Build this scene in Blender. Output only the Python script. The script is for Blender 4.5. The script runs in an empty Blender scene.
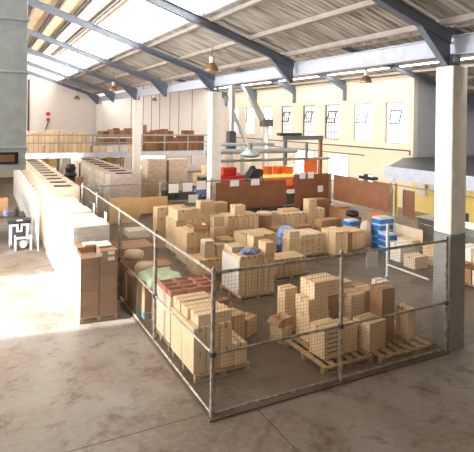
import bpy, math, random
from mathutils import Vector, Matrix
R = random.Random(7)
PI = math.pi
scene = bpy.context.scene
COL = scene.collection

# ------------------------------------------------------------------ materials
def srgb(r, g, b):
    def f(c):
        c /= 255.0
        return c / 12.92 if c <= .04045 else ((c + .055) / 1.055) ** 2.4
    return (f(r), f(g), f(b), 1)

def mat(name, col, rough=.6, metal=0, var=0.0, noise=0.0, nscale=8, bump=0.0, bscale=40, emit=0, col2=None, stretch=None, alpha=1, spec=None):
    m = bpy.data.materials.new(name); m.use_nodes = True
    n = m.node_tree.nodes; l = m.node_tree.links
    p = n['Principled BSDF']
    p.inputs['Roughness'].default_value = rough; p.inputs['Metallic'].default_value = metal
    p.inputs['Base Color'].default_value = col
    if spec is not None: p.inputs['Specular IOR Level'].default_value = spec
    src = None
    tc = n.new('ShaderNodeTexCoord'); mp = n.new('ShaderNodeMapping'); l.new(tc.outputs['Object'], mp.inputs['Vector'])
    if stretch: mp.inputs['Scale'].default_value = stretch
    if noise:
        t = n.new('ShaderNodeTexNoise'); t.inputs['Scale'].default_value = nscale; t.inputs['Detail'].default_value = 5
        l.new(mp.outputs[0], t.inputs['Vector'])
        mx = n.new('ShaderNodeMix'); mx.data_type = 'RGBA'
        c2 = col2 or tuple(c * (1 - noise) for c in col[:3]) + (1,)
        mx.inputs['A'].default_value = col; mx.inputs['B'].default_value = c2
        rp = n.new('ShaderNodeMapRange'); rp.inputs['From Min'].default_value = .38; rp.inputs['From Max'].default_value = .64
        l.new(t.outputs['Fac'], rp.inputs['Value']); l.new(rp.outputs[0], mx.inputs['Factor'])
        src = mx.outputs['Result']
    if var:
        oi = n.new('ShaderNodeObjectInfo'); hs = n.new('ShaderNodeHueSaturation')
        if src: l.new(src, hs.inputs['Color'])
        else: hs.inputs['Color'].default_value = col
        mr = n.new('ShaderNodeMapRange'); mr.inputs['To Min'].default_value = 1 - var; mr.inputs['To Max'].default_value = 1 + var
        l.new(oi.outputs['Random'], mr.inputs['Value']); l.new(mr.outputs[0], hs.inputs['Value'])
        src = hs.outputs[0]
    if src: l.new(src, p.inputs['Base Color'])
    if bump:
        t = n.new('ShaderNodeTexNoise'); t.inputs['Scale'].default_value = bscale; l.new(mp.outputs[0], t.inputs['Vector'])
        b = n.new('ShaderNodeBump'); b.inputs['Strength'].default_value = bump; b.inputs['Distance'].default_value = .02
        l.new(t.outputs['Fac'], b.inputs['Height']); l.new(b.outputs[0], p.inputs['Normal'])
    if emit:
        p.inputs['Emission Color'].default_value = col; p.inputs['Emission Strength'].default_value = emit
    if alpha < 1: p.inputs['Alpha'].default_value = alpha
    return m

M = {}
M['carton'] = mat('cardboard', srgb(232, 202, 160), .75, var=.12, noise=.1, nscale=3, bump=.15, bscale=30)
M['carton_dark'] = mat('brown_cardboard', srgb(172, 130, 92), .75, var=.2, noise=.2, nscale=3)
M['carton_y'] = mat('yellowish_cardboard', srgb(226, 196, 110), .7, var=.1)
M['carton_deep'] = mat('deep_brown_cardboard', srgb(134, 92, 64), .75, var=.25, noise=.2, nscale=3)
M['carton_pale'] = mat('pale_cardboard', srgb(228, 206, 176), .7, var=.08, noise=.1, nscale=3)
M['carton_white'] = mat('white_cardboard', srgb(236, 230, 220), .6, var=.04)
M['carton_in'] = mat('cardboard_inside', srgb(176, 136, 94), .8)
M['tape'] = mat('packing_tape', srgb(188, 146, 98), .3)
M['paper'] = mat('white_paper', srgb(244, 243, 240), .6)
M['ink'] = mat('black_print', srgb(60, 48, 40), .7)
M['pallet'] = mat('pallet_wood', srgb(196, 164, 122), .8, noise=.35, nscale=6, var=.15, stretch=(1, 8, 8))
M['galv'] = mat('galvanised_steel', srgb(176, 174, 170), .4, .55, noise=.2, nscale=12)
M['post'] = mat('weathered_post_steel', srgb(180, 173, 163), .5, .2, noise=.35, nscale=9, col2=srgb(138, 122, 106))
M['wire'] = mat('mesh_wire', srgb(140, 130, 116), .5, .4)
M['navy'] = mat('blue_grey_painted_steel', srgb(122, 130, 142), .45, .1, noise=.15, nscale=5)
M['beam'] = mat('pale_grey_painted_steel', srgb(196, 200, 212), .5, .05, noise=.12, nscale=4)
M['purlin'] = mat('purlin_paint', srgb(170, 156, 144), .6, noise=.15, nscale=4)
M['white'] = mat('white_paint', srgb(222, 223, 220), .5)
M['black'] = mat('black_plastic', srgb(34, 34, 38), .5)
M['darkgrey'] = mat('dark_grey_metal', srgb(70, 70, 74), .5, .2)
M['grey'] = mat('mid_grey_metal', srgb(150, 152, 154), .5, .3)
M['duct'] = mat('galvanised_duct', srgb(204, 216, 220), .42, .35, noise=.14, nscale=5)
M['red'] = mat('red_paint', srgb(206, 52, 36), .45)
M['orange'] = mat('orange_paint', srgb(246, 118, 40), .5)
M['yellow'] = mat('yellow_paint', srgb(250, 212, 60), .5)
M['hardboard'] = mat('brown_hardboard', srgb(148, 98, 66), .6, noise=.18, nscale=2.5)
M['board_tan'] = mat('tan_board', srgb(222, 182, 128), .65, noise=.1, nscale=2)
M['bluebag'] = mat('blue_plastic', srgb(58, 84, 176), .35, noise=.5, nscale=14, col2=srgb(170, 184, 222), bump=.6, bscale=25)
M['bluelight'] = mat('light_blue_plastic', srgb(70, 140, 220), .35, noise=.4, nscale=12, col2=srgb(190, 210, 236), bump=.6, bscale=25)
M['bluecrate'] = mat('bright_blue_plastic', srgb(44, 128, 214), .4)
M['green'] = mat('pale_green_cloth', srgb(184, 206, 170), .85, bump=.6, bscale=18)
M['bronze'] = mat('bronze_reflector', srgb(188, 142, 104), .3, .6)
M['redbrown'] = mat('red_brown_tray', srgb(186, 108, 74), .7, var=.1)
M['teal'] = mat('teal_plastic', srgb(96, 128, 124), .5)
M['film'] = None

def film_mat(name, opac, tint):
    m = bpy.data.materials.new(name); m.use_nodes = True; n = m.node_tree.nodes; l = m.node_tree.links
    p = n['Principled BSDF']; p.inputs['Base Color'].default_value = tint; p.inputs['Roughness'].default_value = .28
    tc = n.new('ShaderNodeTexCoord'); mp = n.new('ShaderNodeMapping'); mp.inputs['Scale'].default_value = (1.5, 1.5, 5)
    t = n.new('ShaderNodeTexNoise'); t.inputs['Scale'].default_value = 2.4; t.inputs['Detail'].default_value = 6
    l.new(tc.outputs['Object'], mp.inputs[0]); l.new(mp.outputs[0], t.inputs['Vector'])
    r = n.new('ShaderNodeMapRange'); r.inputs['From Min'].default_value = .35; r.inputs['From Max'].default_value = .68
    r.inputs['To Min'].default_value = opac * .86; r.inputs['To Max'].default_value = min(1, opac * 1.14)
    l.new(t.outputs['Fac'], r.inputs[0]); l.new(r.outputs[0], p.inputs['Alpha'])
    b = n.new('ShaderNodeBump'); b.inputs['Strength'].default_value = .3; b.inputs['Distance'].default_value = .01
    l.new(t.outputs['Fac'], b.inputs['Height']); l.new(b.outputs[0], p.inputs['Normal'])
    return m
M['film'] = film_mat('stretch_film', .78, srgb(238, 234, 228))
M['film_thin'] = film_mat('thin_stretch_film', .42, srgb(240, 226, 212))
M['film_mid'] = film_mat('milky_stretch_film', .66, srgb(240, 230, 220))
M['film_clear'] = film_mat('clear_stretch_film', .22, srgb(236, 228, 218))

def glow(name, col, s, base=None):
    m = bpy.data.materials.new(name); m.use_nodes = True; n = m.node_tree.nodes
    p = n['Principled BSDF']; p.inputs['Base Color'].default_value = base or col; p.inputs['Roughness'].default_value = .5
    p.inputs['Emission Color'].default_value = col; p.inputs['Emission Strength'].default_value = s
    return m
M['skylight'] = glow('daylit_translucent_sheet', (1, .985, .96, 1), 11, (.8, .8, .8, 1))
M['added_clere'] = glow('added_high_window', (.96, .98, 1, 1), 15, (.8, .8, .8, 1))  # emission of the added high windows
M['pane'] = glow('daylit_window_pane', (1, .985, .96, 1), 3.2, (.6, .6, .6, 1))
M['pane_dim'] = glow('daylit_dim_pane', (1, .97, .9, 1), 1.15, (.6, .6, .6, 1))  # weaker, yellower emission for three of the windows
M['tube'] = glow('fluorescent_tube_glow', (1, .95, .8, 1), 14)
M['bulb'] = glow('lamp_glow', (1, .9, .75, 1), 4)
M['roller_glow'] = glow('orange_roller_glow', (1, .3, .05, 1), 2.2)  # emission put on the roller bands, not a lamp

def wall_mat(name, col, mortar, sx=.4, sy=.2):
    m = bpy.data.materials.new(name); m.use_nodes = True; n = m.node_tree.nodes; l = m.node_tree.links
    p = n['Principled BSDF']; p.inputs['Roughness'].default_value = .75
    tc = n.new('ShaderNodeTexCoord'); sp = n.new('ShaderNodeSeparateXYZ'); cb = n.new('ShaderNodeCombineXYZ')
    ad = n.new('ShaderNodeMath'); ad.operation = 'ADD'
    l.new(tc.outputs['Object'], sp.inputs[0]); l.new(sp.outputs[0], ad.inputs[0]); l.new(sp.outputs[1], ad.inputs[1])
    l.new(ad.outputs[0], cb.inputs[0]); l.new(sp.outputs[2], cb.inputs[1])
    b = n.new('ShaderNodeTexBrick'); b.inputs['Scale'].default_value = 1; b.inputs['Brick Width'].default_value = sx; b.inputs['Row Height'].default_value = sy
    b.inputs['Mortar Size'].default_value = .012
    b.inputs['Color1'].default_value = col; b.inputs['Color2'].default_value = tuple(c * .95 for c in col[:3]) + (1,); b.inputs['Mortar'].default_value = mortar
    l.new(cb.outputs[0], b.inputs['Vector']); l.new(b.outputs['Color'], p.inputs['Base Color'])
    return m
M['wall_cream'] = wall_mat('painted_block_cream', srgb(238, 224, 202), srgb(230, 214, 190))
M['wall_pink'] = wall_mat('painted_block_off_white', srgb(244, 234, 226), srgb(236, 225, 216))
M['wall_grey'] = wall_mat('painted_block_grey', srgb(200, 200, 202), srgb(180, 180, 184))
M['col_white'] = mat('cream_concrete', srgb(246, 240, 228), .7, noise=.08, nscale=5)
M['col_grey'] = mat('grey_painted_base', srgb(150, 150, 146), .6, noise=.15, nscale=6)

def floor_mat(nm, k1, k2, k3, k4):
    m = bpy.data.materials.new(nm); m.use_nodes = True; n = m.node_tree.nodes; l = m.node_tree.links
    p = n['Principled BSDF']; p.inputs['Specular IOR Level'].default_value = .45
    tc = n.new('ShaderNodeTexCoord')
    def noise(s, d, dist=0, rough=.55):
        t = n.new('ShaderNodeTexNoise'); t.inputs['Scale'].default_value = s; t.inputs['Detail'].default_value = d
        t.inputs['Distortion'].default_value = dist; t.inputs['Roughness'].default_value = rough; l.new(tc.outputs['Object'], t.inputs['Vector']); return t
    def ramp(src, a, b):
        r = n.new('ShaderNodeMapRange'); r.inputs['From Min'].default_value = a; r.inputs['From Max'].default_value = b; l.new(src, r.inputs[0]); return r.outputs[0]
    def mix(f, a, b):
        x = n.new('ShaderNodeMix'); x.data_type = 'RGBA'; l.new(f, x.inputs['Factor'])
        for k, v in (('A', a), ('B', b)):
            if isinstance(v, tuple): x.inputs[k].default_value = v
            else: l.new(v, x.inputs[k])
        return x.outputs['Result']
    big = noise(.45, 5, .5); mid = noise(1.6, 10, .35, .7); fine = noise(9, 6)
    c = mix(ramp(big.outputs['Fac'], .38, .62), k1, k2)
    c = mix(ramp(mid.outputs['Fac'], .52, .70), c, k3)
    mu = n.new('ShaderNodeMath'); mu.operation = 'MULTIPLY'; mu.inputs[1].default_value = .45
    l.new(ramp(fine.outputs['Fac'], .45, .75), mu.inputs[0])
    c = mix(mu.outputs[0], c, k4)
    v = n.new('ShaderNodeTexVoronoi'); v.feature = 'DISTANCE_TO_EDGE'; v.inputs['Scale'].default_value = .42
    wv = n.new('ShaderNodeVectorMath'); wv.operation = 'MULTIPLY_ADD'; wv.inputs[1].default_value = (.7, .7, .7)
    l.new(noise(1.5, 4).outputs['Color'], wv.inputs[0]); l.new(tc.outputs['Object'], wv.inputs[2]); l.new(wv.outputs[0], v.inputs['Vector'])
    m1 = n.new('ShaderNodeMath'); m1.operation = 'MULTIPLY'; l.new(ramp(v.outputs['Distance'], .035, .0), m1.inputs[0]); l.new(ramp(big.outputs['Fac'], .48, .6), m1.inputs[1])
    m2 = n.new('ShaderNodeMath'); m2.operation = 'MULTIPLY'; m2.inputs[1].default_value = .55; l.new(m1.outputs[0], m2.inputs[0])
    c = mix(m2.outputs[0], c, srgb(96, 72, 54))
    l.new(c, p.inputs['Base Color'])
    r = n.new('ShaderNodeMapRange'); r.inputs['To Min'].default_value = .38; r.inputs['To Max'].default_value = .62
    l.new(mid.outputs['Fac'], r.inputs[0]); l.new(r.outputs[0], p.inputs['Roughness'])
    b = n.new('ShaderNodeBump'); b.inputs['Strength'].default_value = .12; b.inputs['Distance'].default_value = .02
    l.new(fine.outputs['Fac'], b.inputs['Height']); l.new(b.outputs[0], p.inputs['Normal'])
    return m
M['floor'] = floor_mat('stained_concrete', srgb(142, 134, 124), srgb(120, 106, 92), srgb(86, 64, 46), srgb(156, 148, 138))
M['floor_in'] = floor_mat('darker_brown_concrete', srgb(116, 102, 88), srgb(98, 84, 70), srgb(74, 60, 48), srgb(130, 118, 104))  # inner floor tone, darker and browner than the floor around it
M['roof'] = mat('weathered_corrugated_sheet', srgb(192, 184, 172), .7, noise=.35, nscale=1.2, stretch=(.6, 4, 1), col2=srgb(140, 130, 116))
M['roof_tan'] = mat('timber_roof_lining', srgb(236, 206, 168), .7, noise=.2, nscale=1.5, stretch=(.5, 6, 1))
M['joint'] = mat('floor_joint_filler', srgb(92, 74, 60), .8)

# ------------------------------------------------------------------ mesh building
class MB:
    def __init__(s): s.v = []; s.f = []; s.m = []
    def box(s, x0, y0, z0, x1, y1, z1, mi=0, T=None):
        b = len(s.v)
        for x, y, z in ((x0,y0,z0),(x1,y0,z0),(x1,y1,z0),(x0,y1,z0),(x0,y0,z1),(x1,y0,z1),(x1,y1,z1),(x0,y1,z1)):
            p = Vector((x, y, z)); s.v.append(tuple(T @ p if T else p))
        for q in ((0,3,2,1),(4,5,6,7),(0,1,5,4),(1,2,6,5),(2,3,7,6),(3,0,4,7)):
            s.f.append(tuple(b + i for i in q)); s.m.append(mi)
        return s
    def rbox(s, w, d, h, c=.008, x=0, y=0, z=0, mi=0, T=None):   # chamfered, x,y centre, z base
        b = len(s.v); w /= 2; d /= 2
        idx = {}
        for sx in (-1, 1):
            for sy in (-1, 1):
                for sz in (0, 1):
                    for ax in range(3):
                        px = sx * (w - (c if ax != 0 else 0)); py = sy * (d - (c if ax != 1 else 0))
                        pz = (h if sz else 0) + (-(c if ax != 2 else 0) if sz else (c if ax != 2 else 0))
                        idx[(sx, sy, sz, ax)] = len(s.v)
                        p = Vector((x + px, y + py, z + pz)); s.v.append(tuple(T @ p if T else p))
        def F(*k): s.f.append(tuple(idx[q] for q in k)); s.m.append(mi)
        for sx in (-1, 1):
            o = [(-1,0),(1,0),(1,1),(-1,1)]
            if sx < 0: o = o[::-1]
            F(*[(sx, a, b2, 0) for a, b2 in o])
        for sy in (-1, 1):
            o = [(-1,0),(1,0),(1,1),(-1,1)]
            if sy > 0: o = o[::-1]
            F(*[(a, sy, b2, 1) for a, b2 in o])
        for sz in (0, 1):
            o = [(-1,-1),(1,-1),(1,1),(-1,1)]
            if sz == 0: o = o[::-1]
            F(*[(a, b2, sz, 2) for a, b2 in o])
        for sx in (-1, 1):
            for sy in (-1, 1):
                F((sx,sy,0,0),(sx,sy,1,0),(sx,sy,1,1),(sx,sy,0,1))
                for sz in (0, 1): F((sx,sy,sz,0),(sx,sy,sz,1),(sx,sy,sz,2))
            for sz in (0, 1): F((sx,-1,sz,0),(sx,1,sz,0),(sx,1,sz,2),(sx,-1,sz,2))
        for sy in (-1, 1):
            for sz in (0, 1): F((-1,sy,sz,1),(1,sy,sz,1),(1,sy,sz,2),(-1,sy,sz,2))
        return s
    def tube(s, p0, p1, r, n=8, mi=0, r2=None):
        p0 = Vector(p0); p1 = Vector(p1); d = (p1 - p0).normalized()
        u = d.orthogonal().normalized() if abs(d.z) < .99 else Vector((1,0,0)); w = d.cross(u).normalized(); u = w.cross(d)
        b = len(s.v); r2 = r if r2 is None else r2
        for p, rr in ((p0, r), (p1, r2)):
            for i in range(n):
                a = 2 * PI * i / n + PI / n; s.v.append(tuple(p + u * math.cos(a) * rr + w * math.sin(a) * rr))
        for i in range(n):
            j = (i + 1) % n; s.f.append((b+i, b+j, b+n+j, b+n+i)); s.m.append(mi)
        s.f.append(tuple(b + i for i in range(n))[::-1]); s.f.append(tuple(b + n + i for i in range(n))); s.m += [mi, mi]
        return s
    def bar(s, p0, p1, w, h, mi=0):      # rectangular bar between two points, h roughly vertical
        p0 = Vector(p0); p1 = Vector(p1); d = (p1 - p0).normalized()
        up = Vector((0,0,1)) if abs(d.z) < .98 else Vector((0,1,0))
        u = d.cross(up).normalized(); w2 = u.cross(d).normalized()
        b = len(s.v)
        for p in (p0, p1):
            for a, c in ((-1,-1),(1,-1),(1,1),(-1,1)): s.v.append(tuple(p + u * a * w / 2 + w2 * c * h / 2))
        for q in ((0,1,2,3),(7,6,5,4),(0,4,5,1),(1,5,6,2),(2,6,7,3),(3,7,4,0)):
            s.f.append(tuple(b + i for i in q)); s.m.append(mi)
        return s
    def ibeam(s, p0, p1, w, h, t=.02):
        p0 = Vector(p0); p1 = Vector(p1); d = (p1 - p0).normalized(); u = d.cross(Vector((0,0,1))).normalized(); n = u.cross(d)
        s.bar(p0, p1, t, h); s.bar(p0 + n * (h/2 - t/2), p1 + n * (h/2 - t/2), w, t); s.bar(p0 - n * (h/2 - t/2), p1 - n * (h/2 - t/2), w, t)
        return s
    def lathe(s, prof, x=0, y=0, n=20, mi=0):
        b = len(s.v)
        for r, z in prof:
            for i in range(n):
                a = 2 * PI * i / n; s.v.append((x + r * math.cos(a), y + r * math.sin(a), z))
        for k in range(len(prof) - 1):
            for i in range(n):
                j = (i + 1) % n; s.f.append((b+k*n+i, b+k*n+j, b+(k+1)*n+j, b+(k+1)*n+i)); s.m.append(mi)
        s.f.append(tuple(b + i for i in range(n))[::-1]); s.f.append(tuple(b + (len(prof)-1)*n + i for i in range(n))); s.m += [mi, mi]
        return s
    def poly(s, pts, mi=0):
        b = len(s.v); s.v += [tuple(p) for p in pts]; s.f.append(tuple(range(b, b + len(pts)))); s.m.append(mi); return s
    def prism(s, pts, off, mi=0):
        b = len(s.v); k = len(pts); o = Vector(off)
        s.v += [tuple(Vector(p)) for p in pts] + [tuple(Vector(p) + o) for p in pts]
        s.f.append(tuple(range(b, b + k))[::-1]); s.f.append(tuple(range(b + k, b + 2 * k))); s.m += [mi, mi]
        for i in range(k):
            j = (i + 1) % k; s.f.append((b+i, b+j, b+k+j, b+k+i)); s.m.append(mi)
        return s
    def mesh(s, name, mats, smooth=False):
        me = bpy.data.meshes.new(name); me.from_pydata(s.v, [], s.f)
        for m in (mats if isinstance(mats, (list, tuple)) else [mats]): me.materials.append(m)
        if any(s.m): me.polygons.foreach_set('material_index', s.m)
        if smooth: me.polygons.foreach_set('use_smooth', [True] * len(me.polygons))
        me.update()
        return me
    def build(s, name, mats, parent=None, loc=(0,0,0), rz=0, smooth=False):
        return put(name, s.mesh(name, mats, smooth), parent, loc, rz)

def put(name, me, parent=None, loc=(0,0,0), rz=0):
    o = bpy.data.objects.new(name, me); COL.objects.link(o); o.location = loc; o.rotation_euler = (0, 0, rz); o.parent = parent
    return o
def tag(o, label, cat, group=None, kind=None):
    o['label'] = label; o['category'] = cat
    if group: o['group'] = group
    if kind: o['kind'] = kind
    return o
def thing(name, label, cat, loc=(0,0,0), rz=0, group=None):
    return tag(put(name, None, None, loc, rz), label, cat, group)
def struct(o, label=None):
    o['kind'] = 'structure'
    if label: o['label'] = label
    return o
def copy_tree(o, parent=None):
    c = o.copy(); COL.objects.link(c); c.parent = parent
    for ch in list(o.children): copy_tree(ch, c)
    return c

# ------------------------------------------------------------------ the building
KR = .325
def zr(b): return 9.45 - KR * b if b > 0 else 9.45 + KR * b      # underside of bay-1 rafters
def zn(b): return 10.16 - .1 * (5.9 - b)                        # high lining over the left half
def zr2(b): return 8.6 - .23 * abs(b - 15.2)                     # underside of bay-2 rafters
A0, A1 = -6.0, 44.0
LW = -4.6; SW = 21.3; GW = 26.5; DA = 12.6; DB = 17.4

fl = MB().box(LW - 6, A0 - 4, -.2, GW + .3, A1 + .3, 0).build('floor', M['floor']); struct(fl)
j = MB()
for y in (-1.6, 16.5, 25.5): j.box(LW, y - .009, -.01, GW, y + .009, .0012)
j.box(LW, 7.48 - .009, -.01, 3.3, 7.48 + .009, .0012); j.box(4.17 - .009, A0, -.01, 4.17 + .009, 7.2, .0012)
j.build('joint', M['joint'], fl)

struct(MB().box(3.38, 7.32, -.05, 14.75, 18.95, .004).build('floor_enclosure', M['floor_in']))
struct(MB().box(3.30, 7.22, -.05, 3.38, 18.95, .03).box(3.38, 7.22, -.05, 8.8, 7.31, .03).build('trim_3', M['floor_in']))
def wall(name, m, mb): return struct(mb.build(name, m))
# end wall (gable following both roofs)
zt = lambda b: zr(b) + .40
zt2 = lambda b: zr2(b) + .40
wall('wall_end', M['wall_pink'], MB().prism([(LW, A1, 0), (GW, A1, 0), (GW, A1, zt2(GW)), (15.2, A1, zt2(15.2)), (9.2, A1, zt2(9.2)), (9.1, A1, zt(9.1)), (5.95, A1, zt(5.95)), (5.9, A1, 10.2), (LW, A1, 9.15)], (0, .3, 0)))
# side wall with window holes
wins = [(20.58, 22.30), (23.36, 25.10), (26.50, 28.14), (29.24, 30.80), (32.25, 33.75), (35.2, 36.8), (38.2, 39.8), (41.2, 42.8)]
sw = MB(); T = .3
sw.box(SW, 20.1, 0, SW + T, A1, 3.61); sw.box(SW, 20.1, 5.98, SW + T, A1, 7.5)
prev = 20.1
for a, b in wins + [(A1, A1)]:
    if a > prev: sw.box(SW, prev, 3.61, SW + T, a, 5.98)
    prev = b
wall('wall_side', M['wall_cream'], sw)
for i, (a, b) in enumerate(wins):
    dim = 2 <= i <= 4
    f = MB()
    for y in (a, b - .05): f.box(SW + .08, y, 3.61, SW + .16, y + .05, 5.98)
    for z in (3.61, 5.93): f.box(SW + .08, a + .05, z, SW + .16, b - .05, z + .05)
    bw = .035 if dim else .02
    for k in range(1, 5):
        y = a + (b - a) * k / 5
        f.box(SW + .10, y - bw/2, 3.66, SW + .13, y + bw/2, 5.93)
    for k in range(1, 5):
        z = 3.61 + 2.37 * k / 5
        f.box(SW + .105, a + .05, z - bw/2, SW + .125, b - .05, z + bw/2)
    w = struct(f.build('window_%d' % (i + 1), M['darkgrey'] if dim else M['grey']))
    MB().box(SW + .17, a, 3.61, SW + .18, b, 5.98).build('pane', M['pane_dim'] if dim else M['pane'], w)
    # small vent sash tilted inwards
    v = MB(); c = (a + b) / 2; hw = .44
    T4 = Matrix.Translation((SW + .07, c, 5.55)) @ Matrix.Rotation(.28, 4, 'Y')
    for y in (-hw, hw - .07): v.box(-.02, y, -.85, .02, y + .07, 0, T=T4)
    for z in (-.85, -.07): v.box(-.02, -hw, z, .02, hw, z + .07, T=T4)
    for y in (-.15, .15): v.box(-.01, y - .012, -.8, .01, y + .012, -.05, T=T4)
    v.build('vent_sash', M['darkgrey'], w)
# set-back grey wall and far right wall
wall('wall_right', M['wall_grey'], MB().prism([(SW + .3, 20.1, 0), (GW, 20.1, 0), (GW, 20.1, zt2(GW)), (SW + .3, 20.1, zt2(SW + .3))], (0, .3, 0)))
wall('wall_far_right', M['wall_grey'], MB().box(GW, A0, 0, GW + .3, 20.4, zt2(GW)))
# left wall with a tall delivery opening
wall('wall_left', M['wall_pink'], MB().box(LW - .3, A0, 0, LW, DA, 9.1).box(LW - .3, DB, 0, LW, A1, 9.1).box(LW - .3, DA, 6.3, LW, DB, 9.1))
wall('wall_back', M['wall_cream'], MB().prism([(LW, A0, 0), (GW, A0, 0), (GW, A0, zt2(GW)), (15.2, A0, zt2(15.2)), (9.2, A0, zt2(9.2)), (9.1, A0, zt(9.1)), (5.95, A0, zt(5.95)), (5.9, A0, 10.2), (LW, A0, 9.15)], (0, -.3, 0)))
d = struct(MB().box(LW - .26, DB, 0, LW - .04, DB + .12, 6.3).box(LW - .26, DA - .12, 0, LW - .04, DA, 6.3).build('door_1', M['grey']))
for k in range(7): MB().box(LW - .2, DB, 5.1 + k*.17, LW - .14, DA, 5.24 + k*.17).build('roller_slat', M['grey'], d)
# pipe down the end wall
tag(MB().tube((3.5, 43.9, 0), (3.5, 43.9, 7.9), .07).build('downpipe', M['darkgrey']), 'dark vertical pipe down the pale end wall above the balcony', 'pipe')
# unseen windows added high in the left wall to light the hall
for i, (a, b) in enumerate([(-3, 3), (4, 10), (11, 17), (18, 24), (25, 31), (32, 38)]):
    z0, z1 = (5.0, 7.6) if i == 0 else (6.5, 8.3)
    o = MB().box(LW, a, z0, LW + .04, a + .06, z1).box(LW, b - .06, z0, LW + .04, b, z1).box(LW, a + .06, z0, LW + .04, b - .06, z0 + .06).box(LW, a + .06, z1 - .06, LW + .04, b - .06, z1)
    for k in range(1, 6): o.box(LW, a + k - .02, z0 + .06, LW + .04, a + k + .02, z1 - .06)
    o = struct(o.build('window_%d' % (11 + i), M['grey']))
    MB().box(LW + .005, a + .06, z0 + .06, LW + .015, b - .06, z1 - .06).build('pane', M['added_clere'] if i else M['pane'], o)
# wall pilaster line on end wall
struct(MB().box(8.95, 43.85, 0, 9.3, 44, 6.5).build('trim_1', M['wall_pink']))
x = thing('fire_alarm_bell', 'small red and black alarm post on the end wall', 'alarm', (5.0, 43.99, 4.2))
MB().tube((0,0,.95), (0,-.12,.95), .16, 14).tube((0,0,.45), (0,-.12,.45), .14, 14).build('bell', M['red'], x)
MB().bar((-.25,-.05,-.6), (.02,-.05,.3), .22, .05).build('bracket', M['black'], x)

# roof: corrugated sheets, running down the slope
def corrugated(b0, z0, b1, z1, a0, a1, m, name, parent, pitch=.2, amp=.035):
    s = MB(); n = int((a1 - a0) / (pitch / 4)); t = .012
    prof = [0, .7, 1, .7]
    for k in range(n + 1):
        y = a0 + (a1 - a0) * k / n; dz = amp * (prof[k % 4] if k % 8 < 4 else prof[k % 4])
        dz = amp * (0, 1, 1, 0)[k % 4]
        s.v += [(b0, y, z0 + dz), (b1, y, z1 + dz), (b0, y, z0 + dz + t), (b1, y, z1 + dz + t)]
        if k:
            q = 4 * k; p = q - 4
            s.f += [(p, q, q+1, p+1), (p+2, p+3, q+3, q+2)]; s.m += [0, 0]
    return s.build(name, m, parent)
ceil = put('ceiling', None); struct(ceil)
S = .42
def sh(b0, b1, m, nm='roof_sheet', y0=A0, y1=A1): return corrugated(b0, zr(b0) + S, b1, zr(b1) + S, y0, y1, m, nm, ceil)
sh(5.92, 9.15, M['roof'])
corrugated(LW - .3, zn(LW - .3), 5.95, zn(5.95), A0, A1, M['roof_tan'], 'roof_lining', ceil, .3, .012)
y = 9.0
MB().box(5.89, A0, 7.9, 5.93, 9.0, 10.12).build('light_block_boarding', M['roof_tan'], ceil)  # unseen boarding added over the near glazing to darken the foreground
while y < A1 - .1:      # upright glazing between the low roof and the high lining
    y2 = min(y + 2.0, A1)
    MB().box(5.9, y + .02, 7.98, 5.92, y2 - .02, 10.1).build('skylight_pane', M['skylight'], ceil); y += 2.0
MB().bar((5.86, A0, 9.02), (5.86, A1, 9.02), .05, .05).build('glazing_rail', M['beam'], ceil)
MB().bar((5.86, A0, 7.94), (5.86, A1, 7.94), .1, .12).build('glazing_sill', M['beam'], ceil)
MB().bar((5.84, A0, 10.06), (5.84, A1, 10.06), .12, .12).build('glazing_head', M['purlin'], ceil)
MB().bar((.5, A0, 9.4), (.5, A1, 9.4), .2, .3).build('ridge_beam', M['navy'], ceil)
# bay 2
def sh2(b0, b1, m, y0=A0, y1=A1, nm='roof_sheet'): return corrugated(b0, zr2(b0) + S, b1, zr2(b1) + S, y0, y1, m, nm, ceil)
sh2(9.6, 15.2, M['roof']); sh2(15.2, 19.75, M['roof']); sh2(20.35, SW + .35, M['roof']); sh2(SW + .35, GW + .3, M['roof'], A0, 20.4)
for y0 in range(-6, 44, 5):
    lit = y0 >= 4  # nearest strips closed with plain sheet to keep the foreground darker
    MB().prism([(19.75, y0 + .02, zr2(19.75) + S), (20.35, y0 + .02, zr2(20.35) + S), (20.35, y0 + 4.98, zr2(20.35) + S), (19.75, y0 + 4.98, zr2(19.75) + S)], (0, 0, .02)).build('skylight_sheet' if lit else 'roof_sheet', M['skylight'] if lit else M['roof'], ceil)
    MB().prism([(9.17, y0 + .02, 6.98), (9.17, y0 + 4.98, 6.98), (9.6, y0 + 4.98, zr2(9.6) + S), (9.6, y0 + .02, zr2(9.6) + S)], (0, 0, .02)).build('skylight_sheet' if lit else 'roof_sheet', M['skylight'] if lit else M['roof'], ceil)
# purlins
for b in (6.12, 7.42, 8.72):
    z = zr(b) + .25
    MB().bar((b, A0, z + .075), (b, A1, z + .075), .07, .15).bar((b - .05, A0, z + .012), (b - .05, A1, z + .012), .12, .02).build('purlin', M['purlin'], ceil)
for b in (5.45, 4.25, 3.15, 2.05, .95, -.9, -2.2, -3.5):
    z = zn(b) - .1
    MB().bar((b, A0, z), (b, A1, z), .08, .16).build('purlin', M['purlin'], ceil)
    MB().bar((b - .2, A0, z), (b - .2, A1, z), .05, .16).build('purlin', M['darkgrey'], ceil)
for b in (10.2, 11.8, 13.4, 15.0, 16.6, 18.2, 19.7, 20.9):
    z = zr2(b) + .25
    MB().bar((b, A0, z + .075), (b, A1, z + .075), .07, .15).build('purlin', M['purlin'], ceil)
for b in (22.6, 24.4):
    z = zr2(b) + .25
    MB().bar((b, A0, z + .075), (b, 20.1, z + .075), .07, .15).build('purlin', M['purlin'], ceil)

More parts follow.
